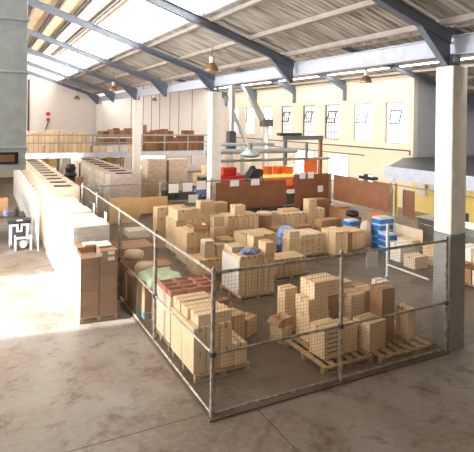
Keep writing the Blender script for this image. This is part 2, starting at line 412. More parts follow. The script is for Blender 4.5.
# rafters bay 1 (knee bracket above eave beam), six metres apart
ra = [1.4, 7.52, 13.6, 19.75, 25.9, 31.8, 37.8, 43.6]
ordn = ['nearest', 'second', 'third', 'fourth', 'fifth', 'sixth', 'seventh', 'eighth']
for i, y in enumerate(ra):
    if i == 0: lab = 'blue-grey steel rafter high above the camera side of the hall'
    elif i == 7: lab = 'blue-grey steel rafter lying against the pale end wall'
    else: lab = 'blue-grey steel rafter over the main hall, %s of the row counting from the camera' % ordn[i]
    t = thing('roof_rafter', lab, 'roof beam', (0, y, 0), 0, 'rafters of the main hall')
    MB().ibeam((.5, 0, zr(.5) + .125), (9.05, 0, zr(9.05) + .125), .16, .25).build('rafter_beam', M['navy'], t)
    MB().prism([(8.1, -.02, zr(8.1)), (9.0, -.02, zr(9.0)), (9.0, -.02, 6.05), (8.86, -.02, 6.05)], (0, .04, 0)).build('haunch', M['navy'], t)
    MB().bar((8.1, 0, zr(8.1) - .01), (8.86, 0, 6.05), .16, .02).build('haunch_flange', M['navy'], t)
# eave beam
e = thing('eave_beam', 'long pale grey steel beam running over the tops of the concrete columns', 'roof beam', (9.12, 0, 6.27))
MB().ibeam((0, A0, .21), (0, A1, .21), .22, .42, .025).build('web_and_flanges', M['beam'], e)
# bay-2 rafters
for i, y in enumerate([7.52, 13.6, 19.75, 25.9, 31.8, 37.8, 43.6]):
    far = SW if y > 20.1 else GW
    t = thing('side_bay_rafter', 'dark steel rafter of the side bay, %s of the row counting from the camera' % ordn[i], 'roof beam', (0, y, 0), 0, 'rafters of the side bay')
    MB().ibeam((9.3, 0, zr2(9.3) + .125), (15.2, 0, zr2(15.2) + .125), .14, .25).ibeam((15.2, 0, zr2(15.2) + .125), (far - .02, 0, zr2(far) + .125), .14, .25).build('rafter_beam', M['navy'], t)
    if y > 20.1:
        MB().prism([(SW - 1.6, -.02, zr2(SW - 1.6)), (SW - .02, -.02, zr2(SW)), (SW - .02, -.02, 6.2), (SW - .2, -.02, 6.2), (SW - .2, -.02, 6.85)], (0, .04, 0)).build('haunch', M['navy'], t)
        MB().box(SW - .2, -.09, 6.2, SW - .01, .09, 7.25).build('wall_bracket', M['navy'], t)
    else:
        MB().prism([(GW - 2, -.02, zr2(GW - 2)), (GW - .02, -.02, zr2(GW)), (GW - .02, -.02, 5.2)], (0, .04, 0)).build('haunch', M['navy'], t)

# concrete columns
for i, (y, lab) in enumerate([(7.52, 'thick square concrete column at the right end of the near mesh fence'),
                              (19.8, 'white square concrete column behind the carton stacks, mid hall'),
                              (31.9, 'slim looking far white concrete column in front of the balcony rails'),
                              (43.4, 'farthest concrete column close to the end wall')]):
    t = thing('concrete_column', lab, 'column', (9.08, y, 0), 0, 'columns between the two bays')
    MB().rbox(.46, .46, 6.03 - 2.45, .02, z=2.45).build('upper_shaft', M['col_white'], t)
    MB().rbox(.47, .47, 2.45, .02).build('painted_base', M['col_grey'] if i == 0 else M['col_white'], t)
    MB().bar((-.12, 0, 6.03), (-.12, 0, 6.27), .06, .2).bar((.12, 0, 6.03), (.12, 0, 6.27), .06, .2).bar((-.02, 0, 6.1), (.04, 0, 6.1), .2, .04).build('steel_stub', M['navy'], t)

# ------------------------------------------------------------------ fence
def fence_run(root, p0, p1, h, postpos, mesh_kind, mid=1.03):
    """local frame along x from 0 to L"""
    L = (Vector(p1) - Vector(p0)).length
    for xx in postpos:
        p = MB().tube((xx, 0, 0), (xx, 0, h + .03), .038, 10)
        for z in (.15, .55, 1.5, 1.95): p.tube((xx, 0, z), (xx, 0, z + .03), .046, 10)
        po = p.build('post', M['post'], root)
        MB().tube((xx, 0, h + .03), (xx, 0, h + .075), .044, 10, r2=.02).build('post_cap', M['post'], po)
        MB().tube((xx, 0, mid - .035), (xx, 0, mid + .035), .056, 10).build('clamp', M['darkgrey'], po)
    for nm, z, r in (('top_rail', h - .02, .026), ('mid_rail', mid, .02), ('bottom_rail', .07, .022)):
        MB().tube((0, 0, z), (L, 0, z), r, 8).build(nm, M['post'], root)
    m = MB(); w = .0029; s = .062
    if mesh_kind == 'square':
        n = int(L / s)
        for k in range(1, n + 1): m.box(k*s - w/2, -.03 - w/2, .08, k*s + w/2, -.03 + w/2, h - .02)
        n = int((h - .1) / s)
        for k in range(1, n + 1): m.box(0, -.03 - w*1.5, .08 + k*s - w/2, L, -.03 - w/2, .08 + k*s + w/2)
    else:
        H = h - .1; s = .088
        for sg in (1, -1):
            k = -int(H / s) - 1
            while k * s < L:
                x0 = k * s; x1 = x0 + H
                a0, a1 = max(0, x0), min(L, x1)
                if a1 > a0 + .01:
                    za, zb = (a0 - x0), (a1 - x0)
                    if sg < 0: za, zb = H - za, H - zb
                    m.bar((a0, -.03 + sg * .002, .08 + za), (a1, -.03 + sg * .002, .08 + zb), w, w)
                k += 1
    m.build('wire_mesh', M['wire'], root)

FB = 3.38; FH = 2.36
f1 = thing('mesh_fence', 'long wire mesh fence with posts running back beside the shrink-wrapped loads', 'fence', (FB, 7.32, 0), PI/2)
fence_run(f1, (0,0,0), (11.6,0,0), FH, [0.0, 2.98, 6.05, 9.0, 11.6], 'diamond')
f2 = thing('mesh_fence', 'wire mesh fence facing the camera, from corner post to thick concrete column', 'fence', (FB, 7.32, 0), 0)
fence_run(f2, (0,0,0), (5.42,0,0), FH, [2.6, 5.38], 'square')
f3 = thing('mesh_fence', 'short inner fence with one pale post and rail, just behind the thick column', 'fence', (8.78, 7.8, 0), PI/2)
p = MB().tube((1.25, 0, 0), (1.25, 0, FH), .036, 10).build('post', M['white'], f3); MB().tube((1.25, 0, .98), (1.25, 0, 1.1), .06, 10).build('clamp', M['grey'], p)
MB().tube((0, 0, 1.38), (1.25, 0, 1.38), .022, 8).build('mid_rail', M['white'], f3)
MB().tube((0, 0, .1), (1.25, 0, .1), .02, 8).build('bottom_rail', M['post'], f3)
f4 = thing('mesh_fence', 'back fence of the enclosure passing the mid-hall white column', 'fence', (FB, 18.95, 0), 0)
fence_run(f4, (0,0,0), (11.3,0,0), 2.3, [3.0, 5.2, 7.6, 9.6, 11.3], 'square')
f5 = thing('mesh_fence', 'right hand inner fence carrying the long brown boards', 'fence', (14.75, 18.95, 0), -PI/2)
fence_run(f5, (0,0,0), (9.0,0,0), 2.35, [0.0, 3.9, 9.0], 'square')

def board(name, lab, cat, x0, y0, x1, y1, z0, z1, m, t=.02, group=None):
    dx, dy = x1 - x0, y1 - y0; L = math.hypot(dx, dy)
    o = MB().rbox(L, t, z1 - z0, .003).build(name, m, None, ((x0 + x1)/2, (y0 + y1)/2, z0), math.atan2(dy, dx))
    return tag(o, lab, cat, group)
board('hardboard_panel', 'wide brown hardboard panel in front of the red machine', 'board', 8.75, 18.86, 12.2, 18.86, 1.05, 2.2, M['hardboard'])
board('hardboard_panel', 'brown hardboard panel with three white papers, right of the red machine', 'board', 12.65, 18.84, 14.55, 18.84, .95, 2.4, M['hardboard'])
board('hardboard_panel', 'long brown hardboard panel on the right inner fence', 'board', 14.66, 18.6, 14.66, 15.05, 1.2, 2.35, M['hardboard'])
board('hardboard_panel', 'separate upright brown panel in front of the yellow lit office', 'board', 15.3, 14.95, 15.3, 14.33, 1.05, 2.1, M['hardboard'])
board('hardboard_panel', 'small orange-red panel leaning below the long brown board', 'board', 14.5, 15.9, 14.5, 14.9, .45, 1.1, M['orange'])
board('tan_board', 'large tan board leaning in the far left part of the enclosure', 'board', 4.3, 18.6, 5.4, 18.6, .9, 1.85, M['board_tan'])
board('tan_board', 'large tan board standing to the right of its twin on the back fence', 'board', 5.42, 18.6, 6.55, 18.6, 1.2, 1.82, M['board_tan'])
board('pale_board', 'pale tan panel standing below the separate brown panel', 'board', 14.2, 14.6, 14.2, 12.9, .35, .95, M['carton_pale'])
def paper(lab, c, rz, w, h, z, m=None, nm='paper_sign', cat='sign', group=None):
    o = MB().rbox(w, .006, h, .001).build(nm, m or M['paper'], None, (c[0], c[1], z), rz); return tag(o, lab, cat, group)
# white papers on the fences
for i, (a, lab) in enumerate([(14.9, 'white paper sheet on the long side fence, nearer of two'), (16.6, 'white paper sheet on the long side fence, farther of two')]):
    paper(lab, (FB - .045, a), PI/2, .3, .42, 1.62)
for b, z, k in ((6.9, 1.88, 'leftmost'), (7.5, 1.9, 'second from left'), (8.1, 1.95, 'third from left')):
    paper('white paper on the back fence left of the white column, %s' % k, (b, 18.88), 0, .42, .36, z)
paper('white paper hung lower on the back fence beside the white column', (7.75, 18.88), 0, .42, .32, 1.45)
paper('white paper above the wide brown panel, left one', (9.6, 18.82), 0, .42, .26, 2.02)
paper('white paper above the wide brown panel, right one', (10.6, 18.82), 0, .42, .26, 2.02)
paper('white notice at upper left of the papered brown panel', (13.05, 18.80), 0, .32, .3, 2.2)
paper('white notice beside the upper left notice on the papered panel', (13.5, 18.80), 0, .32, .3, 2.2)
paper('small white paper in the middle of the papered brown panel', (14.05, 18.80), 0, .3, .3, 1.55)
paper('white card on top edge of the long brown panel, left one', (14.62, 16.7), PI/2, .3, .3, 2.3)
paper('white card on top edge of the long brown panel, right one', (14.62, 16.1), PI/2, .3, .3, 2.3)
paper('blank white sheet hung on the near mesh fence left of the concrete column', (6.66, 7.26), 0, .29, .28, 2.06)
paper('orange paper square hung above the papered brown panel', (13.55, 18.9), 0, .75, .62, 2.42, M['orange'], 'orange_sheet', 'sheet')
o = thing('black_tray', 'two small black trays with blue lids on top of the long brown panel', 'tray', (14.72, 16.35, 2.38))
MB().rbox(.3, .9, .13, .02).build('tray', M['black'], o); MB().rbox(.2, .4, .08, .02, z=.13).build('lid', M['darkgrey'], o)

# ------------------------------------------------------------------ pallets
def make_pallet():
    t = put('pallet', None)
    for k in range(6):
        w = .11; x0 = -.55 + k * (1.1 - w) / 5
        MB().rbox(w, 1.1, .018, .003, x=x0 + w/2, z=.112).build('deck_board', M['pallet'], t)
    for y in (-.51, 0, .51):
        MB().rbox(1.1, .08, .022, .003, y=y, z=.09).build('stringer', M['pallet'], t)
        for x in (-.5, 0, .5): MB().rbox(.1, .08, .07, .004, x=x, y=y, z=.02).build('block', M['pallet'], t)
        MB().rbox(1.1, .08, .02, .003, y=y, z=0).build('base_board', M['pallet'], t)
    return t
proto_pallet = make_pallet(); _used = [False]
PZ = .132
def pallet(x, y, lab, sx=1, sy=1, rz=0, group='wooden pallets on the floor'):
    o = proto_pallet if not _used[0] else copy_tree(proto_pallet)
    _used[0] = True
    o.location = (x, y, 0); o.rotation_euler.z = rz; o.scale = (sx, sy, 1)
    tag(o, lab, 'pallet', group); return o

# ------------------------------------------------------------------ cartons
_cache = {}
def carton(x, y, z, w, d, h, lab, kind='carton', rz=0, tape=True, along='x', group=None, name='carton'):
    """x,y centre; z base"""
    w, d, h = round(w, 3), round(d, 3), round(h, 3)
    key = (w, d, h, kind, along, tape)
    if key not in _cache:
        me = MB().rbox(w, d, h, min(.008, w*.05)).mesh('carton', M[kind])
        tm = None
        if tape:
            tm = MB(); e = .0012; tw = .05
            if along == 'x':
                tm.box(-w/2 - e, -tw/2, h - e, w/2 + e, tw/2, h + e)
                for s in (-1, 1): tm.box(s*w/2 - e, -tw/2, h - .09, s*w/2 + e, tw/2, h)
            else:
                tm.box(-tw/2, -d/2 - e, h - e, tw/2, d/2 + e, h + e)
                for s in (-1, 1): tm.box(-tw/2, s*d/2 - e, h - .09, tw/2, s*d/2 + e, h)
            tm = tm.mesh('packing_tape', M['tape'])
        _cache[key] = (me, tm)
    me, tm = _cache[key]
    o = put(name, me, None, (x, y, z), rz); tag(o, lab, 'box', group)
    if tm: put('packing_tape', tm, o)
    return o
LAY = ['bottom', 'second', 'third', 'fourth', 'fifth']
def pos_word(i, n, names=('leftmost', 'rightmost')):
    if n == 1: return 'single column'
    if i == 0: return names[0]
    if i == n - 1: return names[1]
    if n == 3: return 'middle'
    return ['', 'second', 'third', 'fourth', 'fifth', 'sixth', 'seventh', 'eighth', 'ninth', 'tenth'][i] + ' from left'
def row_word(j, n):
    if n == 1: return ''
    if j == 0: return ', front row'
    if j == n - 1: return ', back row'
    if n == 3: return ', middle row'
    return ', %s row' % ['', 'second', 'third', 'fourth', 'fifth'][j]
def stack(desc, b0, a0, z0, layers, adj='tan', kind='carton', group=None, gap=.018):
    """layers: (h, [widths], [depths], skipset, (ob, oa))"""
    z = z0
    nl = len(layers)
    for k, L in enumerate(layers):
        h, ws, ds = L[0], L[1], L[2]; skip = L[3] if len(L) > 3 else (); ob, oa = L[4] if len(L) > 4 else (0, 0)
        kd = L[5] if len(L) > 5 else kind
        x = b0 + ob
        for i, w in enumerate(ws):
            y = a0 + oa
            for j2, d in enumerate(ds):
                if (i, j2) not in skip:
                    lw = 'top' if k == nl - 1 and nl > 1 else LAY[k]
                    if nl == 1: lw = 'only'
                    a_ = {'carton': adj, 'carton_dark': 'dark brown', 'carton_deep': 'dark brown', 'carton_pale': 'pale', 'carton_white': 'white'}[kd]
                    lab = '%s carton, %s layer, %s%s, %s' % (a_, lw, pos_word(i, len(ws)), row_word(j2, len(ds)), desc)
                    jx = R.uniform(-.002, .002)
                    carton(x + w/2 + jx, y + d/2, z, w - gap, d - gap, h - .001, lab, kd, along='y' if d > w else 'x', group=group or ('cartons, ' + desc))
                y += d
            x += w
        z += h
    return z

# ---- stack by the fence corner
D1 = 'stack inside the fence corner'
pallet(4.12, 9.03, 'pallet under the carton stack just inside the fence corner post', 1.05, 1.12)
stack(D1, 3.52, 8.46, PZ, [
    (.40, [.27, .26, .30, .30], [.62, .62]),
    (.44, [.26, .27, .27], [.62, .62]),
])
for i, (x, y, nm) in enumerate([(3.98, 8.72, 'nearest'), (3.94, 9.12, 'middle'), (3.92, 9.51, 'farthest')]):
    carton(x, y, PZ + .84, .70, .36, [.21, .20, .22][i], 'long flat tan carton lying across the corner stack, %s of three' % nm, 'carton', rz=[.03, -.02, .02][i], group='long cartons across the corner stack')
for x, y, z, w, d, h, r, l, k in [
    (4.98, 9.75, 0, .34, .42, .62, .25, 'upright tan carton on the floor right of the corner stack', 'carton'),
    (4.95, 10.25, 0, .5, .4, .62, -.1, 'brown carton behind the corner stack carrying a small red-brown box', 'carton_dark'),
    (4.95, 10.25, .62, .26, .22, .12, .2, 'small red-brown box on the brown carton behind corner stack', 'carton_dark'),
    (5.4, 9.9, 0, .4, .3, .4, .5, 'low tan carton turned aslant right of the corner stack', 'carton')]:
    carton(x, y, z, w, d, h, l, k, rz=r)

# ---- second stack along the fence: tall flat bundles with red trays on top
D2 = 'tall stack behind the corner stack by the fence'
pallet(4.08, 10.35, 'pallet under the tall bundles with red-brown trays on top', 1.0, 1.0)
stack(D2, 3.56, 9.86, PZ, [(.52, [.34, .34, .34], [1.0]), (.44, [.34, .34, .34], [1.0])], 'pale tan', 'carton_pale')
def tray(x, y, z, lab, g):
    o = tag(put('tray', None, None, (x, y, z)), lab, 'tray', g)
    m = MB().rbox(.34, .26, .02, .003); 
    for s in (-1, 1): m.rbox(.34, .015, .1, .003, y=s*.12, z=.02).rbox(.015, .22, .1, .003, x=s*.16, z=.02)
    m.build('tray_shell', M['redbrown'], o); MB().rbox(.3, .21, .05, .004, z=.021).build('tray_filling', M['carton_dark'], o)
k = 0
for iy, y in enumerate((10.0, 10.28, 10.56)):
    for ix, x in enumerate((3.75, 4.12, 4.49)):
        tray(x, y, PZ + .96, 'red-brown tray on pale bundles, %s row, %s' % (['front', 'middle', 'back'][iy], ['left', 'centre', 'right'][ix]), 'red-brown trays on the pale bundles')
carton(4.0, 11.15, 0, .7, .42, .93, 'tall dark brown box carrying part of the green cloth', 'carton_dark')
# green cloth sheet draped
def cloth(x0, y0, x1, y1, z, n, amp, name, m, lab, cat, drop=.12):
    s = MB(); rr = random.Random(int(x0 * 100))
    ph = [rr.uniform(0, 6) for _ in range(6)]
    for side in (0, 1):
        for i in range(n + 1):
            for j2 in range(n + 1):
                u, v = i / n, j2 / n
                e = max(abs(u - .5), abs(v - .5)) * 2
                zz = z + amp * (math.sin(u*13 + ph[0]) * math.cos(v*11 + ph[1]) + .5*math.sin(u*27 + v*19 + ph[2])) + amp*1.5 - (drop * max(0, e - .8) * 5 if drop else 0)
                s.v.append((x0 + (x1-x0)*u + .03*math.sin(v*9+ph[3]), y0 + (y1-y0)*v + .03*math.sin(u*8+ph[4]), zz - (.012 if side else 0)))
    N = (n + 1) ** 2
    for i in range(n):
        for j2 in range(n):
            a = i*(n+1)+j2; q = (a, a+n+1, a+n+2, a+1)
            s.f.append(q); s.f.append(tuple(N + t for t in q[::-1])); s.m += [0, 0]
    for i in range(n):
        for a, b in ((i, i+1), (n*(n+1)+i+1, n*(n+1)+i), ((i+1)*(n+1), i*(n+1)), (i*(n+1)+n, (i+1)*(n+1)+n)):
            s.f.append((a, b, N+b, N+a)); s.m.append(0)
    return tag(s.build(name, m, smooth=True), lab, cat)
cloth(3.5, 11.0, 4.4, 12.2, 1.03, 22, .03, 'green_cloth', M['green'], 'pale green cloth spread on boxes by the side fence', 'cloth')
# dark bins and boxes by the second fence post
D3 = 'box pile by second fence post'
for x, y, z, w, d, h, l, k in [
    (3.85, 11.95, 0, .62, .7, .16, 'low teal plastic crate under a brown box by the side fence', None),
    (3.85, 11.95, .162, .6, .66, .74, 'large brown box on the low teal crate by side fence', 'carton_dark'),
    (3.78, 12.75, 0, .6, .6, .8, 'dark brown carton behind the large brown box, by side fence', 'carton_dark'),
    (3.75, 13.45, 0, .55, .6, 1.0, 'brown carton with a pale sack on top by the side fence', 'carton_dark'),
    (4.45, 13.1, 0, .5, .6, .9, 'brown carton standing right of the sack carton by side fence', 'carton_dark'),
    (4.1, 14.6, 0, 1.0, .9, 1.1, 'big brown carton farther along the side fence', 'carton_dark'),
    (4.6, 16.0, 0, .8, .8, 1.0, 'white-topped brown carton farthest along the side fence', 'carton_dark'),
    (4.6, 16.0, 1.002, .7, .6, .22, 'white box lying on the farthest carton along the side fence', 'carton_white')]:
    if k: carton(x, y, z, w, d, h, l, k)
    else: tag(MB().rbox(w, d, h, .015).rbox(w + .03, d + .03, .03, .005, z=h - .032).build('plastic_crate', M['teal'], None, (x, y, z)), l, 'crate')
def blob(name, m, x, y, z, rx, ry, rz_, lab, cat, seed=1, n=14):
    s = MB(); rr = random.Random(seed); ph = [rr.uniform(0, 6) for _ in range(5)]
    for i in range(n + 1):
        th = PI * i / n
        for k in range(2 * n):
            a = PI * k / n
            q = 1 + .08 * math.sin(3*a + ph[0]) * math.sin(2*th) + .06 * math.sin(5*a + 4*th + ph[1]) + .04*math.sin(9*a+ph[2])*math.sin(th)
            cz = math.cos(th); sz = math.sin(th) ** .6 if math.sin(th) > 0 else 0
            s.v.append((rx*sz*math.cos(a)*q, ry*sz*math.sin(a)*q, rz_*(1 + (cz if cz > -.7 else -.7 - (cz+.7)*0)/1) - rz_*.3))
    for i in range(n):
        for k in range(2*n):
            k2 = (k+1) % (2*n); s.f.append((i*2*n+k, (i+1)*2*n+k, (i+1)*2*n+k2, i*2*n+k2)); s.m.append(0)
    return tag(s.build(name, m, None, (x, y, z), smooth=True), lab, cat)
blob('sack', M['carton_pale'], 3.78, 13.45, 1.0, .27, .3, .13, 'pale crumpled sack on a brown carton by the side fence', 'sack', 3)
blob('sack', M['carton_pale'], 3.9, 12.8, .8, .26, .26, .14, 'grey-beige sack lying on the dark carton by the side fence', 'sack', 4)

# ---- front right group on pallets
pallet(6.46, 8.35, 'leftmost pallet of the front right group, under the box tower', 1.12, 1.3)
pallet(7.86, 8.12, 'right pallet of the front right group, its end sticking out towards the column', 1.3, 1.15)
pallet(8.2, 9.75, 'pallet behind the front right group near the short inner fence', .9, .8)
g = 'loose cartons of the front right group'
for x, y, z, w, d, h, r, l, k in [
    (6.28, 8.12, PZ, .52, .46, .60, .06, 'tan carton with printed lines on its front, front right group', 'carton'),
    (6.76, 8.16, PZ, .36, .42, .54, 0, 'tan carton right of the printed one, beside the fence post', 'carton'),
    (6.46, 8.86, PZ, .52, .5, .62, 0, 'bottom carton of the tower at left of front right group', 'carton'),
    (6.95, 8.9, PZ, .4, .42, .62, 0, 'bottom brown carton beside the tower in front right group', 'carton_dark'),
    (6.42, 8.84, PZ+.621, .54, .46, .30, .05, 'middle carton of the tower at left of front right group', 'carton'),
    (6.92, 8.90, PZ+.621, .36, .44, .26, 0, 'small carton beside the middle of the tower', 'carton_dark'),
    (6.66, 8.88, PZ+.922, .70, .50, .34, .04, 'top carton of the tower, lid slightly open, front right group', 'carton'),
    (7.30, 8.02, PZ, .50, .46, .58, .12, 'tan carton with dished top, front right group', 'carton'),
    (7.38, 8.66, PZ, .38, .40, .92, 0, 'tall tan carton right of the tower, front right group', 'carton'),
    (7.80, 8.68, PZ, .38, .38, .95, 0, 'tall tan carton next to the open tall one, front right group', 'carton'),
    (7.82, 8.20, PZ, .36, .38, 1.12, 0, 'tallest dark brown carton with pale top edge, front right group', 'carton_dark'),
    (8.2, 8.62, PZ, .3, .4, .98, 0, 'tan carton behind the tallest brown carton', 'carton'),
    (7.92, 8.66, PZ+.0, .001, .001, .001, 0, '', None),
    (8.34, 8.02, PZ, .22, .34, .66, 0, 'narrow tan carton right of the tallest brown carton', 'carton'),
    (8.44, 9.75, PZ, .42, .42, .62, .1, 'brown carton at the right end of the front right group', 'carton_dark'),
    (7.9, 9.75, PZ, .44, .42, .8, 0, 'tan carton behind the tall cartons, pale for its sunlit left face', 'carton_pale'),  # pale cardboard imitates daylight on the left face
    ]:
    if k: carton(x, y, z, w, d, h, l, k, rz=r)
carton(8.1, 8.55, PZ+.982, .26, .3, .14, 'small white carton lying on top behind the tallest brown carton', 'carton_white')
# printed lines on the printed carton
pc = [o for o in COL.objects if o.get('label', '').startswith('tan carton with printed')][0]
m = MB()
for k in range(5): m.rbox([.3, .34, .26, .34, .22][k], .002, .018, .0005, x=-.03, y=-.2295, z=.12 + .09*k)
for k in range(2): m.rbox(.08, .002, .06, .0005, x=.16, y=-.2295, z=.14 + .3*k)
m.build('printed_lines', M['ink'], pc)
# open carton with flaps, leaning left of the tower
def open_carton(x, y, z, w, d, h, lab, rz=0, m='carton', flap=.9):
    o = thing('open_carton', lab, 'box', (x, y, z), rz)
    b = MB(); t = .006
    b.box(-w/2, -d/2, 0, w/2, d/2, t).box(-w/2, -d/2, t, -w/2+t, d/2, h).box(w/2-t, -d/2, t, w/2, d/2, h).box(-w/2+t, -d/2, t, w/2-t, -d/2+t, h).box(-w/2+t, d/2-t, t, w/2-t, d/2, h)
    b.build('carton_body', M[m], o)
    for s in (-1, 1):
        a = flap
        MB().prism([(s*w/2, -d/2, h), (s*(w/2 + d*.4*math.sin(a)), -d/2, h + d*.4*math.cos(a)), (s*(w/2 + d*.4*math.sin(a)), d/2, h + d*.4*math.cos(a)), (s*w/2, d/2, h)], (0, 0, t)).build('flap', M['carton_in'], o)
        MB().prism([(-w/2, s*d/2, h), (-w/2, s*(d/2 + d*.4*math.sin(a+.5)), h + d*.4*math.cos(a+.5)), (w/2, s*(d/2 + d*.4*math.sin(a+.5)), h + d*.4*math.cos(a+.5)), (w/2, s*d/2, h)], (0, 0, t)).build('flap', M['carton_in'], o)
    return o
o1 = open_carton(5.95, 9.32, 0, .36, .34, .5, 'open carton with drooping flaps, left of the front right group', .3, flap=2.3)
carton(6.34, 9.68, 0, .36, .28, 1.0, 'upright tan carton behind the open flapped carton', 'carton', rz=.1)

# ---- central wrapped-ish stack with blue bag
D4 = 'square stack with blue bag'
pallet(6.72, 12.25, 'pallet under the square stack topped by a blue bag', 1.06, 1.06)
stack(D4, 6.18, 11.72, PZ, [
    (1.04, [.18]*6, [.54, .54]),
])
MB2 = MB().rbox(.012, 1.06, .95, .003)
tag(MB2.build('sunlit_side_sheet', M['carton_white'], None, (6.165, 12.26, PZ + .02)), 'added white sheet imitating the sunlit left side of the square stack', 'sheet')  # added sheet, its white stands in for light on the left faces
carton(7.12, 11.95, PZ + 1.041, .30, .40, .30, 'tan carton on top right of the square stack', 'carton')
carton(7.08, 12.5, PZ + 1.041, .36, .4, .36, 'tan carton on top at back of the square stack', 'carton')
carton(6.4, 12.5, PZ + 1.041, .4, .5, .14, 'flat pale carton on top left of the square stack', 'carton_pale')
blob('blue_bag', M['bluebag'], 6.62, 11.98, PZ + 1.041, .3, .2, .08, 'crumpled blue bag on top of the square stack', 'bag', 9)
# low pallet to the right
pallet(8.5, 13.2, 'pallet under the low row of cartons right of the square stack', 1.2, .8)
stack('low pallet right of square stack', 7.9, 12.85, PZ, [(.48, [.2]*6, [.36, .36])])
# ---- left-centre group (three pallets running back)
pallet(6.4, 14.35, 'nearest pallet of the left-centre group, low cartons', 1.05, .9)
pallet(6.55, 15.55, 'second pallet of the left-centre group', 1.05, 1.1)
pallet(6.75, 17.0, 'farthest pallet of the left-centre group', 1.05, 1.2)
stack('low front of left-centre group', 5.88, 13.92, PZ, [(.42, [.27, .27, .27, .27], [.42, .42], (), (0, 0), 'carton')])
carton(6.35, 14.25, PZ+.421, .34, .34, .42, 'pale sunlit-toned carton on the low front of left-centre group', 'carton_pale')  # pale cardboard here paints in the light on left faces
carton(6.35, 14.25, PZ+.842, .32, .34, .1, 'flat white box on the pale sunlit-toned carton, left-centre group', 'carton_white')
carton(6.80, 14.3, PZ+.421, .32, .34, .34, 'smaller pale sunlit-toned carton right of the other, left-centre group', 'carton_pale')
stack('middle of left-centre group', 5.95, 15.0, PZ, [(.55, [.4, .4, .35], [1.04]), (.48, [.4, .4, .35], [.52, .52], {(2, 0), (2, 1)})])
open_carton(6.45, 15.25, PZ+1.031, .5, .42, .2, 'open tan carton on top of the middle left-centre pallet', .05, flap=1.9)
stack('back of left-centre group', 6.1, 16.4, PZ, [(.6, [.42, .42, .36], [1.1]), (.55, [.42, .42, .36], [.55, .55]), (.36, [.42, .44], [.5, .5], {(1, 1)}, (.05, 0))])
carton(7.62, 15.6, 0, .5, .6, .72, 'tan carton standing right of the left-centre group', 'carton')
carton(7.66, 16.4, 0, .5, .6, 1.0, 'taller tan carton standing right of the left-centre group', 'carton')
carton(7.66, 16.4, 1.002, .4, .42, .36, 'pale sunlit-toned carton on the taller carton of left-centre group', 'carton_pale')
# far left row in enclosure behind
stack('row behind left-centre group', 5.9, 17.9, 0, [(.6, [.8, .8], [.5]), (.5, [.4, .4, .4, .4], [.5]), (.4, [.4, .4, .4], [.5])])
# ---- tall columns stack centre
D6 = 'tall stack below the white column'
pallet(8.95, 17.1, 'pallet under the tall stack near the white column', 1.2, .9)
stack(D6, 8.3, 16.75, PZ, [(.58, [.22]*6, [.8]), (.5, [.22]*6, [.8])])
carton(8.85, 17.05, PZ + 1.081, .46, .4, .36, 'single tan carton on top of the tall stack near white column', 'carton')
carton(7.9, 18.0, 0, .7, .5, 1.2, 'big tan carton left behind the tall stack near column', 'carton')
carton(7.9, 18.0, 1.202, .6, .45, .45, 'tan carton piled on the big one behind the tall stack', 'carton')
carton(8.6, 18.3, 0, .6, .5, 1.5, 'tall tan carton at the foot of the white column', 'carton')
# ---- low broad stack
pallet(8.45, 14.95, 'pallet under the broad low stack with white band', 1.2, 1.0)
stack('broad low stack in the middle', 7.85, 14.5, PZ, [(.44, [.3, .3, .3, .3], [.92]), (.42, [.3, .3, .3, .3], [.46, .46])])
carton(9.5, 14.3, 0, .46, .46, .86, 'upright tan carton right of the broad low stack', 'carton')
carton(9.5, 14.3, .862, .40, .40, .22, 'small pale carton on the upright one right of broad stack', 'carton_pale')
# ---- right of middle
stack('stack before the wide brown panel', 11.0, 17.3, 0, [(.55, [.24]*5, [.84]), (.45, [.24]*5, [.84])])
carton(11.6, 17.75, 1.002, .8, .4, .12, 'flat tan carton on the stack before the wide brown panel', 'carton')
dm = thing('fibre_drum', 'brown round fibre drum in front of the wide brown panel', 'drum', (10.35, 17.6, 0))
MB().lathe([(.3, 0), (.31, .02), (.31, .98), (.3, 1.0)], n=24).build('drum_body', M['carton_dark'], dm, smooth=False)
MB().lathe([(.33, 1.0), (.33, 1.07), (.3, 1.09)], n=24).build('drum_lid', M['carton_pale'], dm)
carton(10.45, 16.7, 0, .6, .5, .62, 'brown carton in front of the round drum', 'carton_dark')
stack('second stack before the wide brown panel', 12.35, 17.3, 0, [(.6, [.42, .42], [.45]), (.5, [.42, .42], [.45]), (.4, [.42], [.45])])
stack('brown pile right of the drum', 12.1, 16.0, 0, [(.45, [.5, .5, .5], [.5, .5]), (.4, [.5, .5], [.5], (), (.1, .2))], kind='carton_dark')
# ---- right pallets with left sides whitened as if sunlit
pallet(10.52, 14.95, 'pallet under the shrink-wrapped pale stack, centre right', 1.0, 1.0)
stack('pale stack, centre right', 10.05, 14.48, PZ, [(.17, [.5, .5], [.94], (), (0, 0), 'carton_pale'), (.17, [.5, .5], [.94]), (.17, [.5, .5], [.94]), (.17, [.5, .5], [.94], (), (0, 0), 'carton_pale')])
tag(MB().rbox(.01, 1.0, .72, .002).build('bright_side_sheet', M['carton_white'], None, (10.03, 14.97, PZ)), 'added white sheet imitating the sunlit left side of the pale stack, centre right', 'sheet')  # white put on in place of light from the left
pallet(11.42, 14.33, 'pallet of the tall fine-ribbed cartons, centre right', .62, .9)
stack('ribbed stack, centre right', 11.12 - .05, 13.9, PZ, [(.82, [.14, .14, .14, .14], [.42, .42])])
carton(11.82, 14.3, PZ - .13, .18, .6, .86, 'narrow brown carton between two ribbed stacks, centre right', 'carton_dark')
pallet(12.5, 14.75, 'pallet of the rightmost ribbed cartons, edge sticking out', 1.0, .9)
stack('rightmost ribbed stack', 12.02, 14.35, PZ, [(.66, [.13]*6, [.4, .4])])
